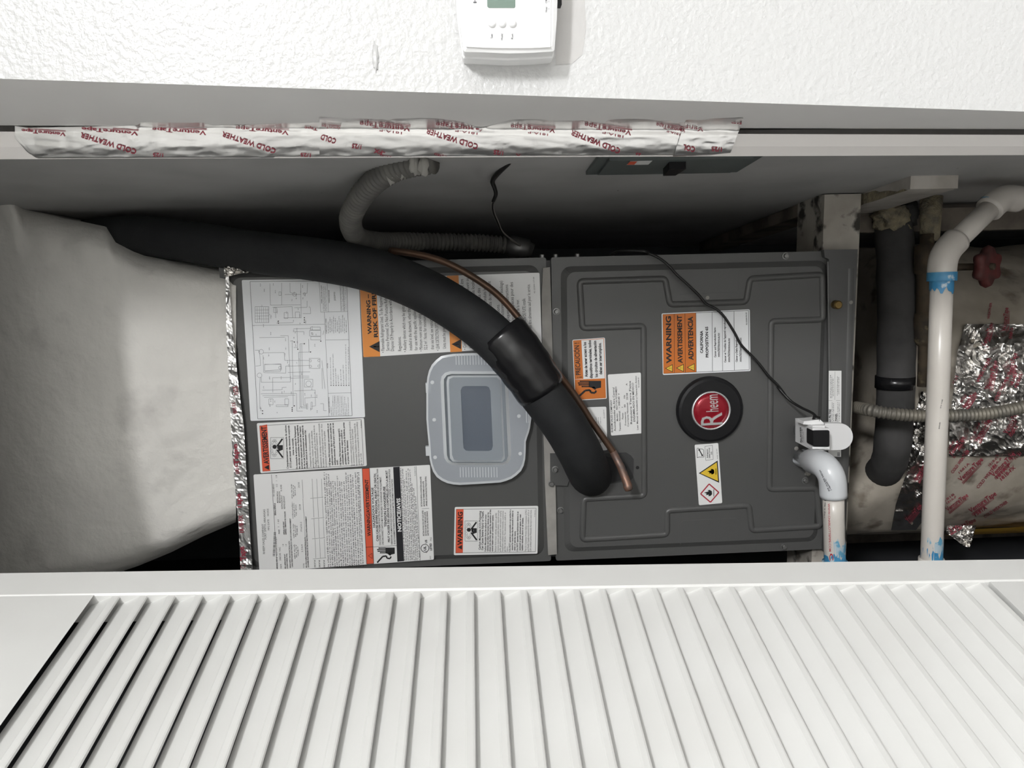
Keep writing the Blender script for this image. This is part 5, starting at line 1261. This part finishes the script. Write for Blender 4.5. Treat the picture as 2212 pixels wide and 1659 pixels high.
def tprint(tp, items):
    pr = Print(bvh_hit(*obj_geo(tp), .0007))
    for kind, win, a, b, h in items:
        sc = WIN[win][2]
        if kind == 'V': venture(pr, W(win, *a), W(win, *b), h * sc, ['181A-P'] if h > 26 else None)
        else: TX(pr, kind, W(win, *a), W(win, *b), h * sc)
    pr.done('tape_print', ['foilred'], tp)
CWt = 'COLD WEATHER'
tprint(tA, [(CWt, 'o', (935, 1020), (556, 902), 34), (CWt, 'o', (1886, 1016), (1522, 896), 34), ('1/25', 'o', (1115, 1044), (1045, 1042), 24), ('1/25', 'o', (2122, 1046), (2052, 1042), 24), ('V', 'o', (450, 906), (150, 880), 22), ('V', 'o', (945, 900), (560, 868), 24), ('V', 'o', (1410, 895), (1040, 868), 26), ('V', 'o', (1972, 895), (1610, 858), 26), ('Tape', 'o', (2170, 872), (2080, 855), 22)])
tprint(tB, [('COLD', 'n', (402, 948), (300, 915), 36), ('1/25', 'n', (572, 988), (508, 980), 28), ('-FX', 'n', (735, 1030), (660, 1012), 28), (CWt, 'n', (1370, 985), (1018, 875), 36), ('1/25', 'n', (1540, 1030), (1475, 1022), 28), ('-FX', 'n', (1690, 1058), (1625, 1046), 24), ('V', 'n', (430, 862), (300, 845), 20), ('V', 'n', (905, 868), (560, 825), 30), ('V', 'n', (1420, 875), (1080, 830), 28), ('V', 'n', (1895, 880), (1590, 845), 28), (CWt, 'p', (445, 1015), (112, 885), 36), ('1/25', 'p', (610, 1048), (548, 1040), 24), ('V', 'p', (520, 895), (200, 832), 30), ('V', 'p', (890, 882), (690, 832), 28), ('LISTED', 'n', (1155, 1062), (1070, 1040), 14), ('LISTED', 'n', (775, 1066), (700, 1050), 12)])
tprint(tC, [('COL', 'p', (955, 1002), (875, 985), 36), ('1/25', 'p', (1135, 1005), (1065, 1000), 28), ('Vent', 'p', (1012, 872), (890, 850), 26), ('pe', 'p', (1270, 835), (1200, 828), 14)])

# =================================================================== ELECTRICAL PANEL ON THE SIDE WALL
def wall_pt(x, y):
    v = ray(x, y); # X = .1225 - .079 (Y - .79)
    Y_ = (.1225 + .079 * .79) / (v.x / v.y + .079); return CAM + v * (Y_ / v.y)
a_, b_ = wall_pt(1268, 367), wall_pt(1586, 368)
eb = root('electrical_panel', (closet_x(.86), .86, b_.z), 'green-grey metal electrical panel cover on the side wall behind the stop', 'panel')
wd_ = Vector((-.079, 1, 0)).normalized(); wn = Vector((-1, -.079, 0)).normalized()
yb_ = (a_.y + b_.y) / 2; y0_ = .835
def wq(Y, z, o): return Vector((closet_x(Y), Y, z)) + wn * o
zt, zb = a_.z, b_.z
V = [wq(y0_, zb, 0), wq(yb_, zb, 0), wq(yb_, zt, 0), wq(y0_, zt, 0)]; V += [v + wn * .004 for v in V]
mk('cover', V, [(4, 5, 6, 7), (0, 1, 5, 4), (1, 2, 6, 5), (2, 3, 7, 6), (3, 0, 4, 7)], 'panel_box', eb)
V = [wq(y0_, zb + .012, .004), wq(yb_ - .012, zb + .012, .004), wq(yb_ - .012, zt - .012, .004), wq(y0_, zt - .012, .004)]; V += [v + wn * .003 for v in V]
mk('panel_door', V, [(4, 5, 6, 7), (0, 1, 5, 4), (1, 2, 6, 5), (2, 3, 7, 6), (3, 0, 4, 7)], 'panel_box', eb)
zl = wall_pt(1446, 350).z
V = [wq(.845, zl - .009, .007), wq(.88, zl - .007, .007), wq(.88, zl + .007, .007), wq(.845, zl + .009, .007)]; V += [v + wn * .008 for v in V]
mk('latch', V, [(4, 5, 6, 7), (0, 1, 5, 4), (1, 2, 6, 5), (2, 3, 7, 6), (3, 0, 4, 7)], 'black_plastic', eb)
zs_ = wall_pt(1375, 343).z
V = [wq(.836, zs_ - .012, .0073), wq(.856, zs_ - .012, .0073), wq(.856, zs_ + .012, .0073), wq(.836, zs_ + .012, .0073)]
mk('sticker', V, [(0, 1, 2, 3)], 'paper_c', eb)
V = [wq(.838, zs_ + .004, .0076), wq(.854, zs_ + .004, .0076), wq(.854, zs_ + .012, .0076), wq(.838, zs_ + .012, .0076)]
mk('sticker_band', V, [(0, 1, 2, 3)], 'redor', eb)
